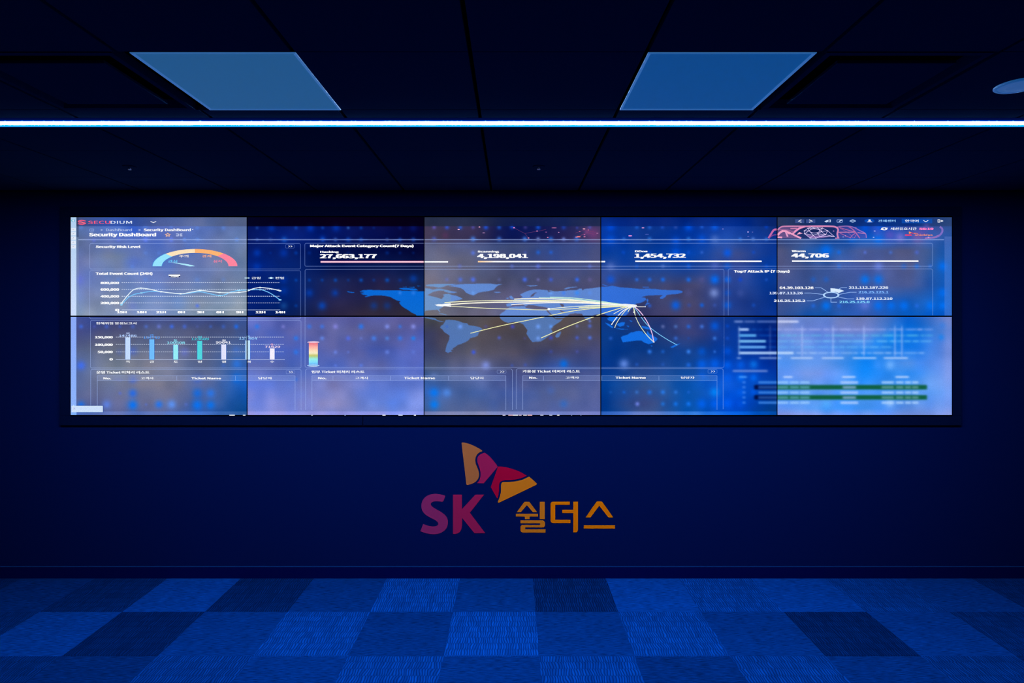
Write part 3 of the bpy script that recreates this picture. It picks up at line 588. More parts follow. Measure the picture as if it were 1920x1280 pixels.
SHAPES = []   # (list of triangles [(x,y)*3], colour function or constant, alpha, layer, clip_to_bottom)
def add_tris(tris, col, al=1.0, layer=1, spill=False, shared=None):
    SHAPES.append((tris, col, al, layer, spill, shared))

def quad(a, b, c_, d_, col, al=1.0, layer=1, spill=False, step=14):
    n = max(1, int(math.ceil((b-a)/step))); t_ = []
    ny = max(1, int(math.ceil((d_-c_)/step)))
    for j in range(ny):
        y0, y1 = c_+(d_-c_)*j/ny, c_+(d_-c_)*(j+1)/ny
        for i in range(n):
            x0, x1 = a+(b-a)*i/n, a+(b-a)*(i+1)/n
            t_ += [((x0, y0), (x1, y0), (x1, y1)), ((x0, y0), (x1, y1), (x0, y1))]
    add_tris(t_, col, al, layer, spill)

def poly(pts, col, al=1.0, layer=1):
    from mathutils.geometry import tessellate_polygon
    vs = [Vector((x, y, 0)) for x, y in pts]
    add_tris([tuple(pts[k] for k in t_) for t_ in tessellate_polygon([vs])], col, al, layer)

def line(pts, w, col, al=1.0, layer=2, closed=False, taper=None):
    pts = [p for k, p in enumerate(pts) if k == 0 or (abs(p[0]-pts[k-1][0])+abs(p[1]-pts[k-1][1])) > 1e-6]
    n = len(pts); L = []; R = []
    for i, (x, y) in enumerate(pts):
        if closed: a, b = pts[i-1], pts[(i+1) % n]
        else: a, b = pts[max(0, i-1)], pts[min(n-1, i+1)]
        def nrm(p, q):
            dx, dy = q[0]-p[0], q[1]-p[1]; l_ = math.hypot(dx, dy) or 1; return -dy/l_, dx/l_
        n1, n2 = nrm(a, (x, y)) if a != (x, y) else None, nrm((x, y), b) if b != (x, y) else None
        n1 = n1 or n2; n2 = n2 or n1
        mx, my = (n1[0]+n2[0])/2, (n1[1]+n2[1])/2; m2 = max(.25, mx*mx+my*my)
        ww = w/2*(taper(i/(n-1)) if taper else 1)
        L.append((x+mx/m2*ww, y+my/m2*ww)); R.append((x-mx/m2*ww, y-my/m2*ww))
    t_ = []
    for i in range(n if closed else n-1):
        j = (i+1) % n
        t_ += [(L[i], L[j], R[j]), (L[i], R[j], R[i])]
    add_tris(t_, col, al, layer)

def smooth(pts, n=8):
    out = []
    for i in range(len(pts)-1):
        p0, p1, p2, p3 = pts[max(0, i-1)], pts[i], pts[i+1], pts[min(len(pts)-1, i+2)]
        for k in range(n):
            t_ = k/n
            out.append(tuple(.5*((2*p1[q]) + (-p0[q]+p2[q])*t_ + (2*p0[q]-5*p1[q]+4*p2[q]-p3[q])*t_*t_ + (-p0[q]+3*p1[q]-3*p2[q]+p3[q])*t_**3) for q in (0, 1)))
    return out + [pts[-1]]

def ell(cx, cy, rx, ry, n=28, a0=0, a1=360):
    return [(cx+rx*math.cos(math.radians(a0+(a1-a0)*k/n)), cy-ry*math.sin(math.radians(a0+(a1-a0)*k/n))) for k in range(n+1 if abs(a1-a0) < 360 else n)]

def plain_font():
    import os
    try:    # one of Blender's own bundled typefaces, with Latin and Korean glyphs
        p = os.path.join(bpy.utils.system_resource('DATAFILES'), 'fonts', 'Noto Sans CJK Regular.woff2')
        if os.path.exists(p): return bpy.data.fonts.load(p)
    except Exception: pass
    return bpy.data.fonts.load('<builtin>')
FONT = plain_font()
def text_mesh(s, bold):
    cu = bpy.data.curves.new('t', 'FONT'); cu.body = s; cu.font = FONT; cu.resolution_u = 3; cu.offset = 0; cu.fill_mode = 'FRONT'
    ob = bpy.data.objects.new('t', cu); C.objects.link(ob)
    bpy.context.view_layer.update()
    dg = bpy.context.evaluated_depsgraph_get(); me = ob.evaluated_get(dg).to_mesh()
    me.calc_loop_triangles()
    v = np.array([x.co[:2] for x in me.vertices]) if len(me.vertices) else np.zeros((0, 2))
    tr = [tuple(t_.vertices) for t_ in me.loop_triangles]
    ob.evaluated_get(dg).to_mesh_clear(); bpy.data.objects.remove(ob); bpy.data.curves.remove(cu)
    return v, tr
CAP = None
def text(s, x0, x1, y0, y1, col=(250,252,255), bold=0.03, al=1.0, layer=3, cap=True):
    """s from x0 to x1, capital tops at y0, baseline at y1"""
    global CAP
    if CAP is None: CAP = text_mesh('H', 0)[0][:, 1].max()
    v, tr = text_mesh(s, bold)
    if not len(v): print('no glyphs', s); return
    ax, bx = v[:, 0].min(), v[:, 0].max()
    if cap: sy, by = (y1-y0)/CAP, 0
    else: by = v[:, 1].min(); sy = (y1-y0)/(v[:, 1].max()-by)
    X = x0 + (v[:, 0]-ax)/(bx-ax)*(x1-x0); Y = y1 - (v[:, 1]-by)*sy
    # heavier strokes: the same glyphs set a hair apart
    kx, ky = (x1-x0)/(bx-ax), abs(sy); b = bold*(.5 if bold < .055 else .44)
    g = [(i, j) for i in (-1, 0, 1) for j in (-1, 0, 1)] if bold >= .055 else [(-1, -1), (0, 1), (1, -1), (-1, 1), (0, -1), (1, 1)] if bold > .028 else [(-1, 0), (1, 0)]
    off = [(i*b*kx, j*b*.4*ky) for i, j in g]
    add_tris([tuple((X[k]+ox, Y[k]+oy) for k in t_) for ox, oy in off for t_ in tr], col, al, layer)
def ktext(s, x0, x1, y0, y1, **k): text(s, x0, x1, y0, y1, cap=False, **{'bold': 0.022, **k})

W_ = (252,253,255); CARD = (168,192,250)
def card(x0, y0, x1, y1, al=.42, w=1.1, open_bottom=False, r=2.5):
    if open_bottom:
        line([(x0, y1), (x0, y0+r), (x0+r*.4, y0+r*.4), (x0+r, y0)], w, CARD, al, 1)
        quad(x0+r, x1-r, y0-w/2, y0+w/2, CARD, al)
        line([(x1-r, y0), (x1-r*.4, y0+r*.4), (x1, y0+r), (x1, y1)], w, CARD, al, 1); return
    for a, b, c_, d_ in ((x0+r, x1-r, y0-w/2, y0+w/2), (x0+r, x1-r, y1-w/2, y1+w/2), (x0-w/2, x0+w/2, y0+r, y1-r), (x1-w/2, x1+w/2, y0+r, y1-r)): quad(a, b, c_, d_, CARD, al)
    for cx_, cy_, a0 in ((x1-r, y0+r, 0), (x0+r, y0+r, 90), (x0+r, y1-r, 180), (x1-r, y1-r, 270)): line(ell(cx_, cy_, r, r, 4, a0, a0+90), w, CARD, al, 1)
def dashes(x0, x1, y, step=4.0, on=2.6, h=1.1, col=(225,235,255)):
    x = x0
    while x < x1: quad(x, min(x+on, x1), y-h/2, y+h/2, col, .85, 2); x += step
def more_btn(x0, x1, y0, y1):
    card(x0, y0, x1, y1, .35, .9, r=1.6)
    for k in (.34, .60):
        a = x0+(x1-x0)*k; m = (y0+y1)/2; line([(a, m-1.6), (a+2.8, m), (a, m+1.6)], .8, W_, .9, 2)

def draw():
    # header rule and cards
    quad(147, 1770, 448.0, 450.2, (170,190,240), .5); 
    card(168.5, 456.3, 563.4, 504.2); card(168.5, 507.4, 563.6, 597.6); card(571.6, 456, 1748.5, 499); card(572, 505, 1357.6, 688.6)
    card(1365.4, 504, 1748.7, 591, open_bottom=True)
    card(169.6, 600.6, 564.4, 689.6); card(170, 692.2, 564.6, 768, open_bottom=True); card(573, 691.5, 960.6, 768, .48, open_bottom=True); card(968.2, 691, 1356, 767, .48, open_bottom=True)
    quad(1357, 1358, 594, 688, CARD, .2)
    for x0, seps, x1 in ((182.4, (331.6, 441.6), 553.2), (584.8, (624.2, 731.8, 841), 948.6), (980, (1019.2, 1128.6, 1235.4), 1344.4)):
        quad(x0, x1, 703.8, 713.6, (190,205,250), .17, 1); quad(x0, x1, 703.4, 704.2, CARD, .4, 2); quad(x0, x1, 713.2, 714, CARD, .4, 2)
        line([(x0, 704), (x0, 768)], 1.1, CARD, .5, 2); line([(x1, 704), (x1, 768)], 1.1, CARD, .5, 2)
        for s in seps: line([(s, 704.6), (s, 712.8)], 1.0, CARD, .6, 2)
    for b in ((535.4,551.6,458.4,465),(536.4,552.8,694.2,700.6),(932,949,693.6,699.8),(1327.4,1344.4,692.6,699.4)): more_btn(*b)
    # browser side bar icons
    for k, y in enumerate((427.5,435,443.2,451.4,459.4)): quad(133.4, 142.2, y, y+6.2, (236,240,250), .8, 1); line([(136.4, y+3.6), (137.4, y+2.2), (138.6, y+3)], .7, (150,140,160), .7, 2)
    line(ell(137, 413.4, 2.6, 1.8, 14, 110, 250), 1, (40,176,186), .9, 2); line(ell(137.6, 413.4, 2.6, 1.8, 14, -70, 70), 1, (60,170,200), .9, 2); quad(136.4, 138.4, 412.6, 414.6, (240,245,250), .8, 2)
    # top bar
    PK = (255,92,126)
    line(smooth([(160.5,414.2),(153,412.9),(146.6,414.6),(150,416.2),(157,417.2),(160.4,418.8),(153.5,420.6),(146,419.2)], 4), 1.3, PK, 1, 2)
    line([(148,415.2),(158.5,418.9)], 1.0, (255,130,150), .9, 3); line([(150,414.2),(160,417.6)], 1.0, PK, .9, 3); line([(147,417.4),(156,420)], .9, PK, .9, 3)
    text('SECU', 165.2, 206.4, 413.8, 419.4, PK, .012); text('DIUM', 207.6, 247.2, 413.8, 419.4, (226,236,255), .008)
    line([(282.4,415),(287.6,417.2),(292.8,415)], 1.2, W_, 1, 2)
    card(168, 429, 175.8, 433.2, .8, .8, r=1); quad(170, 174, 430.8, 431.4, CARD, .8, 2)
    GR = (196,212,246)
    line([(188.6,429.6),(192.4,431),(188.6,432.4)], .9, GR, 1, 2); text('DashBoard', 199, 247.2, 428.6, 433, GR, .006)
    line([(259.6,429.6),(263.6,431),(259.6,432.4)], .9, GR, 1, 2); text('Security DashBoard', 269.8, 357.4, 428.6, 433, W_, .035); poly([(359.6,429.4),(362.8,429.4),(361.2,431)], W_)
    text('Security DashBoard', 167.8, 292, 436.8, 442.6, W_, .045)
    st = [(314.5+5.4*math.sin(math.pi*k/5)*(1 if k % 2 == 0 else .48), 440.2-3.2*math.cos(math.pi*k/5)*(1 if k % 2 == 0 else .48)) for k in range(10)]
    line(st, 1.2, (255,196,150), 1, 2, closed=True)
    line([(330,438.4),(334.6,438.4),(334.6,442),(330,442)], 1, (220,230,255), 1, 2); line([(342,438.4),(337.6,438.4),(337.6,442),(342,442)], 1, (220,230,255), 1, 2); line([(338,440.2),(341,440.2)], .8, (220,230,255), 1, 2)
    # risk gauge
    text('Security Risk Level', 180, 262.8, 460.4, 464.4, W_, .05)
    cx_, cy_ = 365.8, 498.8
    for a0, a1, c_ in ((180,134,(150,228,255)),(134,90.4,(255,228,188)),(90.4,48,(255,182,116)),(48,0,(255,134,160))):
        o_ = ell(cx_, cy_, 79.4, 32.2, 14, a0, a1); i_ = ell(cx_, cy_, 62.6, 25, 14, a0, a1)
        add_tris([x for k in range(14) for x in ((o_[k], o_[k+1], i_[k+1]), (o_[k], i_[k+1], i_[k]))], c_, 1, 2)
    line(ell(cx_, cy_, 80, 32.8, 14, 180, 134), .8, (60,150,230), .8, 1); line(ell(cx_, cy_, 62.2, 24.6, 14, 180, 134), .8, (60,150,230), .8, 1)
    ktext('관심', 315, 332, 487.4, 492, col=(110,205,255)); ktext('주의', 336, 353, 477.6, 482.4, col=(255,240,225)); ktext('경계', 379, 396, 477.6, 482.4, col=(255,176,130)); ktext('심각', 400, 416.4, 487.4, 492.2, col=(255,130,160))
    poly([(318,491),(352,495),(361,497.2),(365.2,498.6),(356,499.2),(346,497)], (176,236,255), 1, 3)
    # event count chart
    text('Total Event Count (24H)', 180, 285.4, 510.6, 515, W_, .05)
    poly([(316.2,514),(338.2,514),(338,518.4),(334,520),(321,520),(317,518)], (4,14,60), .9, 2); quad(316, 338, 514.6, 517, W_, 1, 3); text('TODAY', 319.6, 335.5, 516, 519.4, W_, .05, layer=4)
    for s, x0, y in (('800,000',189,530.1),('600,000',189,542.6),('400,000',189,555.4),('200,000',189,567.8),('0',216.6,581)): text(s, x0, 222.8, y-2, y+2, W_, .05)
    for y in (529.6,542.4,555.2,567.6): dashes(228, 525, y)
    quad(228, 525.4, 580.3, 581.3, (225,235,255), .8, 2)
    for s, a, b in (('15H',220,237),('18H',257,274),('21H',293.4,310.6),('0H',333.6,346),('3H',369.6,381.8),('6H',406,419),('9H',443.2,455.6),('12H',480,497),('14H',517,534)): text(s, a, b, 583.2, 587, W_, .05)
    wc = [(227.5,568.6),(236.7,556.8),(247.6,545),(256,541),(264,540),(278.6,541.6),(302.3,546.7),(338.7,550.4),(357,547.6),(375.2,544.6),(393,546),(411.7,548.2),(430,548.6),(448,548),(463.5,545.6),(475,541),(487.8,539),(506,540.7),(525,545)]
    bc = [(227.5,571.3),(240.3,557.9),(251,552),(265,549),(284,546),(302.3,546.9),(338.7,550.8),(357,549),(375,546.9),(393.4,550.4),(411.7,554),(424,551.5),(432,547.5),(448,544.2),(463,543.6),(487.8,543),(498.7,545.8),(509.7,551.3),(525,562)]
    line(smooth(bc), 1.5, (120,200,255), 1, 3); line(smooth(wc), 1.6, (232,246,255), 1, 4)
    for x, y in ((227.5,568),(264,540),(302.3,546.7),(338.7,550.4),(375.2,544.6),(411.7,548.2),(448,548),(487.8,539),(525,545)): poly(ell(x, y, 3, 1.3, 10), (235,248,255), 1, 5)
    for x, y in ((227.5,571.4),(265,549),(411.7,554),(448,544.2),(487.8,543),(525,562)): poly(ell(x, y, 3, 1.2, 10), (150,220,255), 1, 5)
    for x in (463.4, 508.2): poly(ell(x, 521, 3.4, 1.8, 12), (200,236,255), 1, 2); quad(x-5.2, x+5.2, 520.5, 521.5, (200,236,255), 1, 2)
    ktext('금일', 472, 488.4, 518.8, 523.2, col=(235,245,255)); ktext('전일', 516, 532.4, 518.8, 523.2, col=(235,245,255))
    # attack counters
    text('Major Attack Event Category Count(7 Days)', 582, 775, 458.9, 463, W_, .05)
    for n_, num, x, xn, xv, xl, y in (('Hacking','27,663,177',601,634.6,705.2,839,0),('Scanning','4,198,041',896,935,988.6,1133.6,-.5),('DDos','1,454,732',1191,1213.6,1284.6,1427,-1),('Worm','44,706',1485,1510,1553,1721,-1.4)):
        text(n_, x, xn, 470.4+y, 473.6+y, W_, .05); text(num, x, xv, 476.6+y, 483.8+y, W_, .055)
        yy = 490.7+y
        def cf(q, r, x=x):
            if x < 700: return (255,206,222) if q < 795 else W_
            if x < 1000: k = min(1, max(0, (q-x)/34)); return tuple(a*(1-k)+b*k for a, b in zip((255,206,150), W_))
            return W_
        quad(x, xl, yy-1.4, yy+1.4, cf, 1, 2, step=6); poly(ell(xl, yy, 1.4, 1.55, 10, -90, 90), W_, 1, 2)
        if x < 700: quad(x, 794.4, yy-2.2, yy+2.2, (220,90,130), .5, 1)
    # attack arcs over the map
    Yc = (240,240,178); Wc = (250,250,250)
    A = [([(833.5,567.2),(860,565.4),(900,563.9),(960,563),(1020,562.8),(1080,564),(1126,567.4),(1187,573.2)],1.7,(240,240,200)),
         ([(824,572),(850,570.4),(875,568.4),(920,566.8),(960,566.2),(1010,565.4),(1060,566),(1110,567.8),(1150,570.4),(1187,573.2)],2.2,(250,246,226)),
         ([(824,572.4),(850,574),(880,576),(920,578),(960,579.2),(1000,580.4),(1030,580.6),(1070,578.6),(1100,576.8),(1135,575.4),(1187,573.4)],1.4,(232,232,190)),
         ([(882,624.6),(900,620),(940,610.4),(990,600),(1030,591.6),(1070,583.6),(1110,578.2),(1140,575.8),(1187,573.6)],1.35,Yc),
         ([(1015,633.2),(1035,624.4),(1060,613.6),(1090,602),(1126,589),(1150,581.4),(1170,575.8),(1187,573.6)],1.5,Yc),
         ([(964,560.6),(985,559.8),(1010,559.6),(1060,561.2),(1100,564.8),(1150,570)],1.8,(250,248,232)),
         ([(1010,557.6),(1040,558.2),(1080,561),(1126,566),(1187,573)],1.2,(190,235,220)),
         ([(1031,556.6),(1060,557.4),(1100,561),(1150,568),(1187,573)],1.3,(200,240,215)),
         ([(958,571.4),(980,569.6),(1010,568),(1040,567.4),(1090,568),(1126,569.6),(1187,573)],1.5,(252,250,246)),
         ([(992,564.2),(1030,563.2),(1060,563.4),(1100,565.6),(1150,570)],1.3,(236,236,186)),
         ([(1028,578.8),(1060,575.8),(1095,573.4),(1126,572.2),(1187,573)],1.4,(228,238,226)),
         ([(1085,576.6),(1105,574.6),(1126,573.4),(1187,573.2)],1.2,(230,236,190)),
         ([(1090,577.8),(1110,576),(1140,574.8),(1187,573.4)],1.2,(236,236,180)),
         ([(1147,607.6),(1155,596.6),(1166,584.4),(1178,577),(1186,574)],1.6,Wc),
         ([(1152.4,614.6),(1156,606),(1164,593),(1174,581),(1185,574.6)],1.3,(240,240,206)),
         ([(1150.4,588.4),(1160,583),(1172,577),(1186,573.6)],1.2,(236,240,216)),
         ([(1226,641.4),(1214,629.4),(1202,613.6),(1194,599),(1189.4,585),(1188,575)],1.3,(232,240,200)),
         ([(1225.6,641),(1222.6,625),(1216,608),(1206,591.6),(1197,581),(1189,574.6)],1.7,(238,196,238)),
         ([(1270,646.8),(1250,635.6),(1228,621),(1212,607),(1200,591),(1189,575)],1.2,(130,210,255)),
         ([(1210,574.8),(1198,574.8),(1189,573.6)],1.2,(250,246,236)),
         ([(1177.4,584.6),(1180.6,579),(1185,575)],1.2,(236,240,180)), ([(1188,576),(1190,584),(1190.4,590)],1.4,(230,245,200))]
    for k, (p, w_, c_) in enumerate(A): line(smooth(p, 6), w_, c_, 1, 3+(k % 3))
    for p in ([(824,572),(833,570.6),(845,569.6)], [(824,572),(834,572.6),(846,573.8)]): line(p, 2.4, W_, 1, 6)
    poly([(815,571.4),(822,569.8),(834,570.2),(836,572.4),(830,574.6),(820,573.6)], W_, .9, 5)
    poly([(1160,569.8),(1172,569.4),(1186,570.2),(1193,571.2),(1195,574),(1190,576.4),(1182,576),(1172,573.6)], (250,252,250), .95, 7)
    for x, y, r_ in ((1147,607.6,1.4),(1188.6,585,1.7),(1210,574.8,1.1),(1029,579,2.6),(1226,641,1.5)): poly(ell(x, y, r_, r_*.8, 10), W_, .95, 7)
    # top 7 donut
    text('Top7 Attack IP (7 Days)', 1376.6, 1480, 506.4, 510.6, W_, .05)
    for k in range(1):
        o_ = ell(1558.4, 553, 15.6, 6.2, 30); i_ = ell(1558.4, 553, 12, 4.4, 30)
        add_tris([x for q in range(30) for x in ((o_[q], o_[(q+1) % 30], i_[(q+1) % 30]), (o_[q], i_[(q+1) % 30], i_[q]))], (178,214,255), 1, 2)
    poly([(1557,540.2),(1565,540.6),(1575,542.2),(1582.8,545.2),(1573,549),(1567,547.2),(1557.4,546.8)], (214,234,255), 1, 3)
    LB = (160,196,255)
    for p in ([(1528,539.4),(1539.6,539.4),(1552.6,547.6)], [(1508,549.2),(1520,549.2),(1543.6,551.8)], [(1512.6,563.8),(1524,563.8),(1546,557)], [(1588,539.2),(1577,539.2),(1573,541.8)], [(1606,547.8),(1594,547.8),(1574,551.6)], [(1601.4,560.2),(1589,560.2),(1571.6,556.6)], [(1569.4,566.2),(1558,566.2),(1558,559)]): line(p, 1.0, LB, .95, 2)
    for s, a, b, y, c_ in (('64.39.103.128',1462,1525,539.4,W_),('139.87.113.26',1443,1505,549.3,(214,228,255)),('216.25.125.2',1451.4,1509.6,563.8,(235,242,255)),('211.112.187.226',1592,1665,539,(226,238,255)),('216.25.125.1',1610,1665.4,547.6,(128,184,255)),('139.87.112.210',1605.4,1673,559.8,(220,234,255)),('216.25.125.0',1574,1630,566,(132,216,255))): text(s, a, b, y-2.1, y+2, c_, .035)
    # banner network
    poly([(1457,446),(1458,430),(1464,425),(1508,424),(1492,432),(1488,438),(1502,446.6)], (190,110,160), .42, 1)
    poly([(1571,425),(1590,423.8),(1606,427),(1622,438),(1624,446.6),(1572,446.6)], (120,80,170), .38, 1)
    poly([(1508,424.4),(1564,425),(1568,434),(1566,446.6),(1506,446.6),(1492,438)], (26,40,96), .7, 1)
    K1, K2, K3 = (226,140,186), (206,108,170), (226,206,255)
    for p, w_, c_, al in (([(1441,446.4),(1446,438),(1451,431),(1456.4,430)],3.6,K2,.95), ([(1441,446.6),(1449,441),(1456,440)],2,(150,70,150),.8),
        ([(1458,441),(1462,436.4),(1468,432.8),(1474,433.6),(1481,438)],4,(240,160,196),1), ([(1458,444.4),(1466.6,445)],3,(240,160,196),1), ([(1458,431),(1465,425.2),(1478,424),(1510,424.2)],2.6,K1,.9),
        ([(1509,424.4),(1500,427.4),(1493,432),(1486,438.4)],3.6,(236,150,194),1), ([(1478,435),(1490,441),(1502,446.6)],3.2,(238,160,200),1), ([(1473,434),(1477,443.6)],3.2,(236,160,205),.95), ([(1482,428.4),(1494,428)],1.8,K1,.9), ([(1460,430),(1476,431),(1488,435)],2,(180,110,160),.8),
        ([(1508,424.4),(1530,423.9),(1552,424),(1566,425.2),(1571.4,430),(1570,438),(1571.6,446.6)],3,K1,.95), ([(1566,446.4),(1574,446.2)],1.6,K1,.95),
        ([(1570,425),(1587,430.4),(1604,435.2),(1598,441),(1594,446.4)],1.2,K2,.9), ([(1572,435.2),(1604,435)],1.1,K1,.95), ([(1575,437),(1586,442),(1595,446)],1,K2,.9), ([(1590,424),(1598,429),(1604,435)],1.8,K2,.85), ([(1572,424.6),(1590,423.8),(1606,427.4)],1.8,(180,120,190),.8), ([(1604,435),(1612,446.4)],1.8,K2,.9), ([(1603,427),(1614,433),(1622.6,437.6),(1624.6,446)],1.8,(180,120,200),.8), ([(1608,436),(1623,437.6)],1.4,K1,.9), ([(1575,428),(1590,436),(1600,446)],.8,K2,.7), ([(1612,446),(1606,440),(1602,446)],1,K2,.8),
        ([(1762,424.8),(1766.4,428.4),(1766.4,435),(1761,441.4),(1752,444.8),(1736,446.2)],3.6,(150,116,206),.75), ([(1760,441),(1750,445.2),(1734,446.6)],2.4,(196,120,180),.7)): line(smooth(p, 4), w_, c_, al, 2)
    poly([(1493.6,439.8),(1498.6,434.8),(1505,437.4),(1500,438.6)], (244,170,204), 1, 3)
    N = dict(A=(1508,432.6),B=(1515,427.8),C=(1522,425.2),D=(1533,426.8),E=(1542,427.4),F=(1552,432.4),G=(1564,443.2),H=(1508.6,438),I=(1519,446.2),J=(1525,441),K=(1533,438.2),L=(1540,434),M=(1537,430.6),N=(1528,428.6),O=(1517,432.4),P=(1537.4,443.2),Q=(1530,446.4),R=(1548,440))
    for a, b in ('AB','BC','CD','DE','EF','FG','AO','OB','BN','NM','ME','ML','LF','LR','RG','HJ','HI','JI','JK','KL','KP','PG','JQ','QP','PR','RF','OH','OJ','AH','KR','CN','DM','IQ','EL'): line([N[a], N[b]], .85, K3, .95, 3)
    for k in N: poly(ell(*N[k], 1.1, .8, 8), (244,230,255), 1, 4)
    line(ell(1527.4, 432.6, 9.6, 4, 24), 1.0, K3, .95, 3, closed=True); poly(ell(1527.4, 432.6, 9, 3.6, 20), (24,36,90), .85, 2)
    poly([(1512,440),(1524,442),(1540,441),(1560,443),(1540,446),(1520,446.6)], (214,130,200), .55, 2)
    for x, y, rx, ry, c_ in ((860,430,2.2,1,(255,190,220)),(899,425.4,1.8,.9,(255,180,215)),(907,436.4,2.8,.9,(160,120,170)),(963.8,426.8,1.8,1.1,(255,150,220)),(991,446,1.6,.8,(255,150,190)),(1007,433,1.8,.8,(255,150,190)),(1039,427,5,.8,(190,110,160)),(1047.6,435.4,1.4,.6,(220,150,200)),(1024,435,2,.6,(150,90,160)),(1027,445,1.6,.7,(230,130,180)),(1085,443.6,4,1.2,(255,130,130)),(1081,444.4,3,.7,(255,160,190)),(1095,429,2.6,1,(255,180,200)),(1087,434,1.4,.6,(240,120,160)),(1096,440,1.6,.7,(230,120,190)),(1096,443.6,2,.8,(255,140,190)),(1103,431,1.2,.6,(230,120,150)),(1120,437,2.2,.7,(190,120,170)),(1205.6,427,2.6,1,(240,160,220)),(1181.6,442,3.6,1.1,(245,150,225)),(1213,439.2,4,.6,(80,100,190)),(1355.4,429.2,1.6,.7,(160,150,230)),(1402.6,434.8,1.6,.9,(220,190,255)),(1403,443,2,.8,(90,100,190)),(1411,435,1.4,.5,(120,120,200)),(1640,433,1.8,.9,(190,190,255)),(1638,444.8,1.8,.8,(170,190,255)),(1581,444,1.6,.8,(150,170,230)),(1741,444.6,1.8,.8,(255,190,230)),(1563,433,1.4,.7,(230,160,220)),(1585,442,1,.6,(240,180,230))): poly(ell(x, y, rx, ry, 10), c_, .95, 3)
    for p in ([(964,427),(975,433),(984,437.4),(1010,433),(1024,430)], [(984,437.4),(991,446)], [(1078,437),(1096,431),(1118,436)], [(1084,444),(1100,436),(1120,440)], [(1090,440),(1112,433)]): line(p, .8, (130,60,110), .6, 2)
    # controls at the right of the top bar
    quad(1491, 1508, 411, 418, (64,84,150), .75, 1); quad(1511.4, 1528.6, 411, 418, (64,84,150), .75, 1)
    line([(1502.6,412),(1497,414.4),(1502.6,416.6)], 1.3, W_, 1, 2); line([(1517,412),(1523.4,414.4),(1517,416.6)], 1.3, W_, 1, 2)
    poly([(1545.6,414.6),(1551,412.6),(1557.6,411.4),(1557.6,416.4),(1551,416),(1549,417),(1547.4,415.6)], (206,222,250), 1, 2); poly([(1552.6,413.4),(1556,412.8),(1556,415.2),(1552.6,415)], (20,50,110), 1, 3)
    card(1569.4, 412, 1579.6, 416.6, .9, 1, r=1.2); line([(1573,415),(1579.6,411.8)], 1.5, (206,222,250), 1, 3)
    for r_ in ((5.4,1.4),(3,2.4)): line(ell(1598.8, 414.2, *r_, 14), 1, (170,200,240), 1, 2, closed=True)
    poly(ell(1630.2, 414, 9.4, 3.8), (10,82,190), .8, 1); poly(ell(1630.4, 412.8, 2.4, 1.5, 12), W_, 1, 2); poly([(1625.4,416.2),(1628,414.6),(1633,414.6),(1636,416.2)], W_, 1, 2)
    ktext('관제센터', 1646.6, 1679, 411.6, 416.2, col=(150,206,255)); quad(1690.6, 1748, 409.8, 418.4, (10,84,190), .65, 1); ktext('한국어', 1697, 1722, 411.6, 416.4, col=(240,246,255))
    line([(1731.4,413),(1735.8,415.6),(1740.4,413)], 1.2, (226,236,255), 1, 2)
    line([(1763,411.8),(1758.6,411.8),(1758.6,416.4),(1763,416.4)], 1.2, W_, 1, 2); line([(1761,414.1),(1766,414.1)], 1.1, W_, 1, 2); poly([(1765,412.2),(1769,414.1),(1765,416)], W_, 1, 2)
    line(ell(1658, 428.8, 5.4, 2, 20), 1.3, W_, 1, 2, closed=True); poly([(1650.6,430.8),(1656,427.6),(1656.6,430.6)], W_, 1, 3); poly([(1665.4,426.8),(1660,430),(1659.6,427)], W_, 1, 3)
    ktext('세션유효시간', 1669.6, 1718.6, 426.2, 431.2); text('56:19', 1724, 1749.6, 427, 430.8, (255,130,200), .06)
    text('SK', 1697, 1709.4, 439.2, 442, (236,60,110), .05); poly([(1704,434),(1708.6,435.2),(1706.6,438.2),(1704.4,438)], (255,150,90), 1, 3); poly([(1708.6,435.2),(1714,437.2),(1709,438)], (240,50,70), 1, 3); poly([(1713.4,438.4),(1722,437.6),(1714,436.2)], (255,120,90), 1, 3)
    text('shieldus', 1715.6, 1748.4, 438.8, 441.8, (255,150,96), .02)
    # weekly bar chart
    ktext('침해위협 발생보고서', 180.4, 255.6, 603.8, 608.2)
    for s, x0, y in (('150,000',178.6,632),('100,000',178.6,645.9),('50,000',183.6,659.6),('0',205.8,673.4)): text(s, x0, 211, y-1.9, y+1.9, W_, .05)
    for y in (631.8,645.4,659.4): dashes(217.4, 532.6, y)
    quad(217, 534, 673.2, 674.2, (200,214,250), .85, 2)
    for x, top, c_ in ((235.2,632.4,(196,220,255)),(280.2,636,(112,190,255)),(325,646,(150,238,248)),(370,639,(80,216,224)),(415,645.6,(226,228,255)),(460,637.8,(190,226,255)),(505.8,653,(246,240,255))):
        quad(x-.7, x+9.6, top, 674, (40,110,230), .6, 3); quad(x, x+9, top, 674, c_, 1, 4)
    for s, a, b, y, c_ in (('147486',223.4,256,629,(176,206,255)),('134732',269.4,299.8,632.6,(90,160,250)),('100508',313.4,346.6,642.2,(140,230,250)),('123609',359.2,391.4,635.3,(70,200,220)),('99641',405,432.4,641.8,(246,246,255)),('127464',448.4,482,634.4,(150,206,255)),('71629',497,525,649.8,(255,226,240))): text(s, a, b, y-2, y+2, c_, .02, layer=6)
    for s, x, y, c_ in (('목',236.4,625,(190,210,255)),('금',281,628.4,(90,160,250)),('토',325.6,638,(140,230,250)),('일',371,631.6,(70,200,220)),('월',416,638.4,(246,246,255)),('화',461.6,630.6,(150,206,255)),('수',506.4,645.6,(255,170,190))): ktext(s, x, x+7, y-2, y+2, col=c_, layer=7)
    for s, x in (('목',236.2),('금',281),('토',325.8),('일',370.8),('월',416),('화',463),('수',506.4)): ktext(s, x, x+7.6, 675.8, 680)
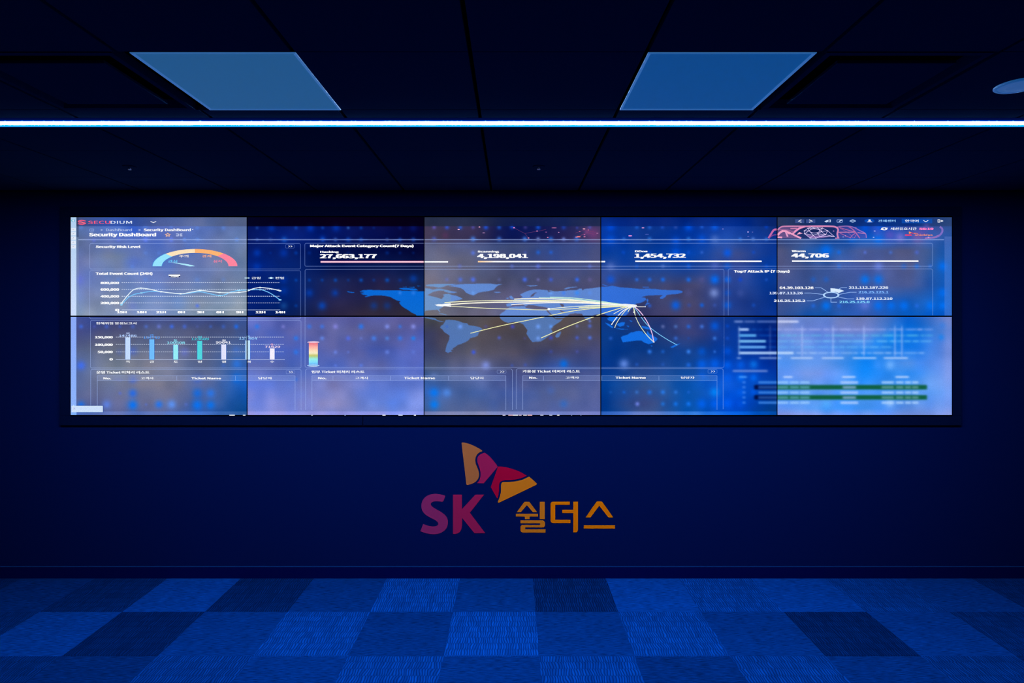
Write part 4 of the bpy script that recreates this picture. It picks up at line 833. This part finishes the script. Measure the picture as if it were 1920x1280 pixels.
    for s, a, b, y in (('운영 Ticket 미처리 리스트',181,279.8,695.4),('업무 Ticket 미처리 리스트',584.4,683,694.4),('가용성 Ticket 미처리 리스트',980,1087,693.4)): ktext(s, a, b, y, y+5, bold=.03)
    for no, cu, tn, ch in (((194.2,208),(264.4,288),(359,414.2),(484.6,510)),((597,611.6),(666,690.4),(758,815.4),(882.4,907.4)),((992.6,1007),(1060.6,1085.4),(1154.4,1210.4),(1277,1302))):
        dy = {194.2: 0, 597: -.3, 992.6: -1}[no[0]]
        text('No.', *no, 707.1+dy, 710.7+dy, W_, .035); ktext('고객사', *cu, 706.6+dy, 711+dy); text('Ticket Name', *tn, 707+dy, 710.7+dy, W_, .035); ktext('담당자', *ch, 706.6+dy, 711+dy)
    # status balloon
    quad(134, 192.6, 760.6, 772.6, (204,224,252), 1, 3); quad(134, 192.2, 760.6, 761.6, (228,246,255), 1, 4); quad(191.4, 192.6, 760.6, 772.6, (228,246,255), 1, 4); quad(134.2, 143.4, 772.7, 777.6, (130,180,252), 1, 2)
    line([(138.6,763.4),(140,766),(137.6,767)], .9, (170,160,220), .8, 5); line([(137,759),(140,761.4),(142.4,762.6)], 1.2, (200,230,255), .9, 5)
    for a, b, y in ((150,167,764.2),(143.6,173,767.4),(143.6,190,770)): dashes(a, b, y, 3.1, 2.2, .8, (160,180,224))
    quad(143.4, 193, 759.6, 760.5, (0,50,150), .7, 2); quad(192.7, 193.6, 760, 773.6, (0,50,150), .7, 2); quad(143.4, 193, 772.7, 773.6, (0,60,160), .7, 2)
    # colour scale of the map
    stops = [(643,(236,120,136)),(650,(255,176,166)),(657,(255,220,186)),(662,(250,240,206)),(666.4,(196,196,100)),(669.4,(170,220,170)),(673,(150,240,236)),(679,(130,220,255)),(685,(100,170,246))]
    def cs(q, r):
        for (a, ca), (b, cb) in zip(stops, stops[1:]):
            if r <= b: k = max(0, (r-a)/(b-a)); return tuple(u*(1-k)+v*k for u, v in zip(ca, cb))
        return stops[-1][1]
    quad(579, 596, 643, 685, cs, 1, 2, step=2)
    for y, c_ in ((641.4,(255,222,236)),(685.2,(206,234,255))):
        poly(ell(587.6, y, 11.4, 1.7, 24), c_, 1, 4); quad(578, 597, y-.5, y+.5, (236,130,160) if y < 660 else (90,170,240), .8, 5)
    # pixels of the taskbar peeping out under the lower screens
    for a, b, c_ in ((430,440.4,W_),(455.6,460.2,W_),(583.8,586.4,(200,210,230)),(646,648,(150,170,220)),(717,723,W_),(747,755,(220,230,255)),(776,780,W_),(942.4,947.8,(220,215,240)),(953,962,(240,190,200)),(962,971,W_),(972,978,(220,200,220)),(981,988,(230,225,230)),(989,998,(255,200,200)),(1013,1019,(200,205,230)),(1030,1035.6,(190,200,230)),(1044.6,1049,(255,250,240)),(1071,1072.4,(150,160,200)),(1088.6,1090,(130,150,200))):
        quad(a, b, 777.4, 778.9, c_, .95, 2, True)
draw()

# ------------------------------------------------------------------ cut the picture to each display and build it
def clip(tri, x0, x1, y0, y1):
    pts = list(tri)
    for ax, lim, sgn in ((0, x0, 1), (0, x1, -1), (1, y0, 1), (1, y1, -1)):
        if not pts: return pts
        out = []; prev = pts[-1]; pin = (prev[ax]-lim)*sgn >= 0
        for p in pts:
            cin = (p[ax]-lim)*sgn >= 0
            if cin != pin:
                t_ = (lim-prev[ax])/(p[ax]-prev[ax]); out.append((prev[0]+(p[0]-prev[0])*t_, prev[1]+(p[1]-prev[1])*t_))
            if cin: out.append(p)
            prev, pin = p, cin
        pts = out
    return pts

def screen_material():
    m, n, l = nodes('screen_picture')
    n.remove(n['Principled BSDF'])
    at = n.new('ShaderNodeAttribute'); at.attribute_name = 'picture'
    tc = n.new('ShaderNodeTexCoord'); no = n.new('ShaderNodeTexNoise'); no.inputs['Scale'].default_value = 190; no.inputs['Detail'].default_value = 2
    l.new(tc.outputs['Object'], no.inputs['Vector'])
    mr = n.new('ShaderNodeMapRange'); mr.inputs['From Min'].default_value = .25; mr.inputs['From Max'].default_value = .75
    mr.inputs['To Min'].default_value = .90; mr.inputs['To Max'].default_value = 1.10
    l.new(no.outputs['Fac'], mr.inputs['Value'])
    e = n.new('ShaderNodeEmission'); l.new(at.outputs['Color'], e.inputs[0]); l.new(mr.outputs[0], e.inputs[1])
    l.new(e.outputs[0], n['Material Output'].inputs[0])
    m.cycles.emission_sampling = 'NONE'
    return m
M_screen = screen_material()
YS = -0.0215     # front of the panels

def build_display(row, col, label):
    x0, x1 = XE[col]; y0, y1 = YE[row]
    bl, br = x0-.75, x1+.75; bt, bb = y0-1.2, y1+1.2
    a, b = P(bl, bt, YS), P(br, bb, YS)
    t = empty('video_wall_display', ((a[0]+b[0])/2, YS/2, b[2])); tag(t, label, 'screen', 'video wall displays in two rows of five')
    bm = bmesh.new(); box(bm, a[0]+.0001, b[0]-.0001, YS, -0.0006, b[2], a[2]); link('housing', bm, M_bezel, t)
    xs, ys, img = raster(row, col)
    X, Y = np.meshgrid(xs, ys); nx, ny = len(xs), len(ys)
    sc = lambda q, r, y: ((q-960)*(D0+y)/FPX, np.full_like(q, y), EYE+(HZ-r)*(D0+y)/FPX)
    px, py, pz = sc(X.ravel(), Y.ravel(), YS-0.0006)
    verts = [np.stack([px, py, pz], 1)]; cols = [lin(img.reshape(-1, 3))]
    I = np.arange(nx*ny).reshape(ny, nx)
    q4 = np.stack([I[:-1, :-1], I[1:, :-1], I[1:, 1:], I[:-1, 1:]], -1).reshape(-1, 4)
    faces = [q4.ravel()]; sizes = [np.full(len(q4), 4)]
    n0 = nx*ny; ev, ec, ef, es = [], [], [], []
    for tris, c_, al, layer, spill, _ in SHAPES:
        yb = y1 + (1.2 if spill else 0)
        for tr in tris:
            mx = (min(p[0] for p in tr), max(p[0] for p in tr)); my = (min(p[1] for p in tr), max(p[1] for p in tr))
            if mx[1] <= x0 or mx[0] >= x1 or my[1] <= y0 or my[0] >= yb: continue
            pts = tr if (mx[0] >= x0 and mx[1] <= x1 and my[0] >= y0 and my[1] <= yb) else clip(tr, x0, x1, y0, yb)
            if len(pts) < 3: continue
            ar = sum(pts[i-1][0]*pts[i][1]-pts[i][0]*pts[i-1][1] for i in range(len(pts)))
            if abs(ar) < 1e-7: continue
            if ar > 0: pts = list(pts)[::-1]
            k0 = n0+len(ev)
            for q, r in pts:
                yy = YS-0.0006-0.00012*layer
                ev.append(((q-960)*(D0+yy)/FPX, yy, EYE+(HZ-r)*(D0+yy)/FPX))
                cc = c_(q, r) if callable(c_) else c_
                if al < 1:
                    i = min(nx-1, max(0, int(round((q-x0)/(x1-x0)*(nx-1))))); j = min(ny-1, max(0, int(round((r-y0)/(y1-y0)*(ny-1)))))
                    bc_ = img[j, i]; cc = [cc[z]*al+bc_[z]*(1-al) for z in range(3)]
                ec.append(cc)
            ef += range(k0, k0+len(pts)); es.append(len(pts))
    if ev:
        verts.append(np.array(ev)); cols.append(lin(np.array(ec, float))); faces.append(np.array(ef)); sizes.append(np.array(es))
    V = np.concatenate(verts) - np.array(t.location); K = np.concatenate(cols); Fv = np.concatenate(faces); Sz = np.concatenate(sizes)
    me = bpy.data.meshes.new('screen')
    me.vertices.add(len(V)); me.vertices.foreach_set('co', V.astype(np.float32).ravel())
    me.loops.add(len(Fv)); me.loops.foreach_set('vertex_index', Fv.astype(np.int32))
    me.polygons.add(len(Sz)); st = np.concatenate([[0], np.cumsum(Sz)[:-1]])
    me.polygons.foreach_set('loop_start', st.astype(np.int32)); me.polygons.foreach_set('loop_total', Sz.astype(np.int32))
    me.update(calc_edges=True); me.validate()
    at = me.attributes.new('picture', 'FLOAT_COLOR', 'POINT')
    at.data.foreach_set('color', np.concatenate([K, np.ones((len(K), 1))], 1).astype(np.float32).ravel())
    me.materials.append(M_screen)
    o = bpy.data.objects.new('screen', me); C.objects.link(o); o.parent = t

LABELS = {
 (0,0): 'upper left corner screen of the video wall, showing a rainbow risk gauge',
 (0,1): 'darkest screen of the video wall, upper row, showing 27,663,177 and Alaska',
 (0,2): 'middle screen of the upper row, grey tinted, showing 4,198,041, Greenland and Europe',
 (0,3): 'upper row blue screen showing 1,454,732 and the arcs meeting in east Asia',
 (0,4): 'upper right corner screen of the video wall, showing 44,706 and a small ring chart',
 (1,0): 'lower left corner screen of the video wall, showing seven upright bars in a chart',
 (1,1): 'pale violet lower row screen with the short rainbow colour scale',
 (1,2): 'middle screen of the lower row, grey tinted, showing South America and Africa',
 (1,3): 'deep blue lower row screen showing Australia, left of the blurred corner screen',
 (1,4): 'lower right corner screen of the video wall, pale blue and blurred with green bars',
}
for r in (0, 1):
    for c_ in range(5): build_display(r, c_, LABELS[r, c_])

# ------------------------------------------------------------------ sign on the wall under the screens
def Lp(x, y): return (760+x/4.5714, 810+y/4.5714)
T_ = -0.0014
sign = empty('wall_logo', P(970, 1000, T_/2)); tag(sign, 'red and orange company logo with butterfly emblem on the wall below the screens', 'logo')
def sign_part(name, polys, mat, label=None):
    bm = bmesh.new()
    for pl in polys:
        fr = [bm.verts.new(P(*Lp(*p), T_)) for p in pl]; bk = [bm.verts.new((v.co.x, -0.0004, v.co.z)) for v in fr]
        bm.faces.new(fr); bm.faces.new(bk[::-1])
        for i in range(len(fr)): j = (i+1) % len(fr); bm.faces.new([fr[i], fr[j], bk[j], bk[i]])
    bmesh.ops.recalc_face_normals(bm, faces=bm.faces)
    o = link(name, bm, mat, sign)
    if label: o['label'] = label
def sm(pl): return smooth(pl+[pl[0]], 4)[:-1]
sign_part('emblem_wing', [smooth([(482,96),(484,90),(490,88),(520,92),(570,108),(620,133),(660,160),(641,170),(620,185),(605,210),(599,240),(605,275),(618,305),(628,335),(632,365),(625,395),(605,422),(575,440),(545,450),(530,452),(523,447)], 3)], M_orange_dim, 'upper left wing tip, orange with dimmer light painted in')
sign_part('emblem_wing', [smooth([(680,175),(720,205),(760,250),(790,292),(789,300)], 4)+[(672,438)]+smooth([(615,437),(632,415),(642,390),(645,355),(640,320),(628,285),(617,250),(620,215),(640,192),(678,175)], 3)[:-1]], M_crimson, 'crimson left inner wing')
sign_part('emblem_wing', [smooth([(795,293),(850,298),(920,315),(980,338),(1040,370)], 4)+smooth([(1042,373),(1010,387),(960,402),(900,410),(850,412),(815,425),(805,450),(803,500),(797,540),(788,570)], 3)+[(732,470)]], M_red, 'red right inner wing')
sign_part('emblem_wing', [smooth([(1060,380),(1090,405),(1125,438),(1126,444),(1121,452)], 3)+smooth([(803,604),(796,603),(792,597),(797,585),(812,545),(820,500),(820,455),(828,432),(850,427),(900,426),(960,418),(1010,405),(1058,381)], 3)[:-1]], M_orange2, 'amber lower right wing tip')
sign_part('letter', [smooth([(342,549),(336,542),(290,531),(240,529),(190,543),(155,573),(139,610),(138,645),(148,678),(175,708),(215,732),(250,750),(274,768),(282,785),(276,798),(258,806),(232,808),(205,804),(178,796),(153,787)], 3)+smooth([(128,848),(165,862),(210,872),(255,874),(300,864),(340,838),(360,805),(365,770),(358,735),(335,705),(300,680),(260,657),(228,636),(219,620),(222,606),(238,596),(265,591),(300,594),(316,596),(328,588)], 3)], M_purple, 'plum letter S')
sign_part('letter', [[(408,535),(485,535),(485,660),(600,535),(675,535),(553,690),(685,865),(592,865),(487,735),(486,800),(480,832),(467,855),(446,868),(425,872),(408,871)]], M_crimson, 'crimson letter K')
sign_part('letter', [[(1020,597),(1063,597),(1130,685),(1093,685),(1042,625),(990,685),(955,685)], [(947,699),(1137,699),(1137,723),(1065,723),(1065,745),(1025,745),(1025,723),(947,723)], [(1152,597),(1195,597),(1195,745),(1152,745)],
  [(987,756),(1180,756),(1192,763),(1197,775),(1197,803),(1185,815),(1028,815),(1028,832),(1202,832),(1202,860),(1005,860),(992,854),(987,843),(987,808),(998,795),(1155,795),(1155,780),(987,780)]], M_orange2, 'amber first Korean letter')
sign_part('letter', [[(1265,595),(1410,595),(1410,622),(1285,622),(1285,750),(1415,750),(1415,778),(1265,778),(1251,773),(1245,760),(1245,612),(1251,600)], [(1440,595),(1480,595),(1480,835),(1476,850),(1465,858),(1440,858),(1440,692),(1345,692),(1345,665),(1440,665)]], M_orange, 'orange second Korean letter')
sign_part('letter', [[(1638,596),(1645,593),(1678,593),(1688,597),(1782,730),(1748,731),(1738,727),(1662,630),(1588,730),(1545,730)], [(1530,797),(1797,797),(1797,825),(1530,825)]], M_orange, 'orange third Korean letter')
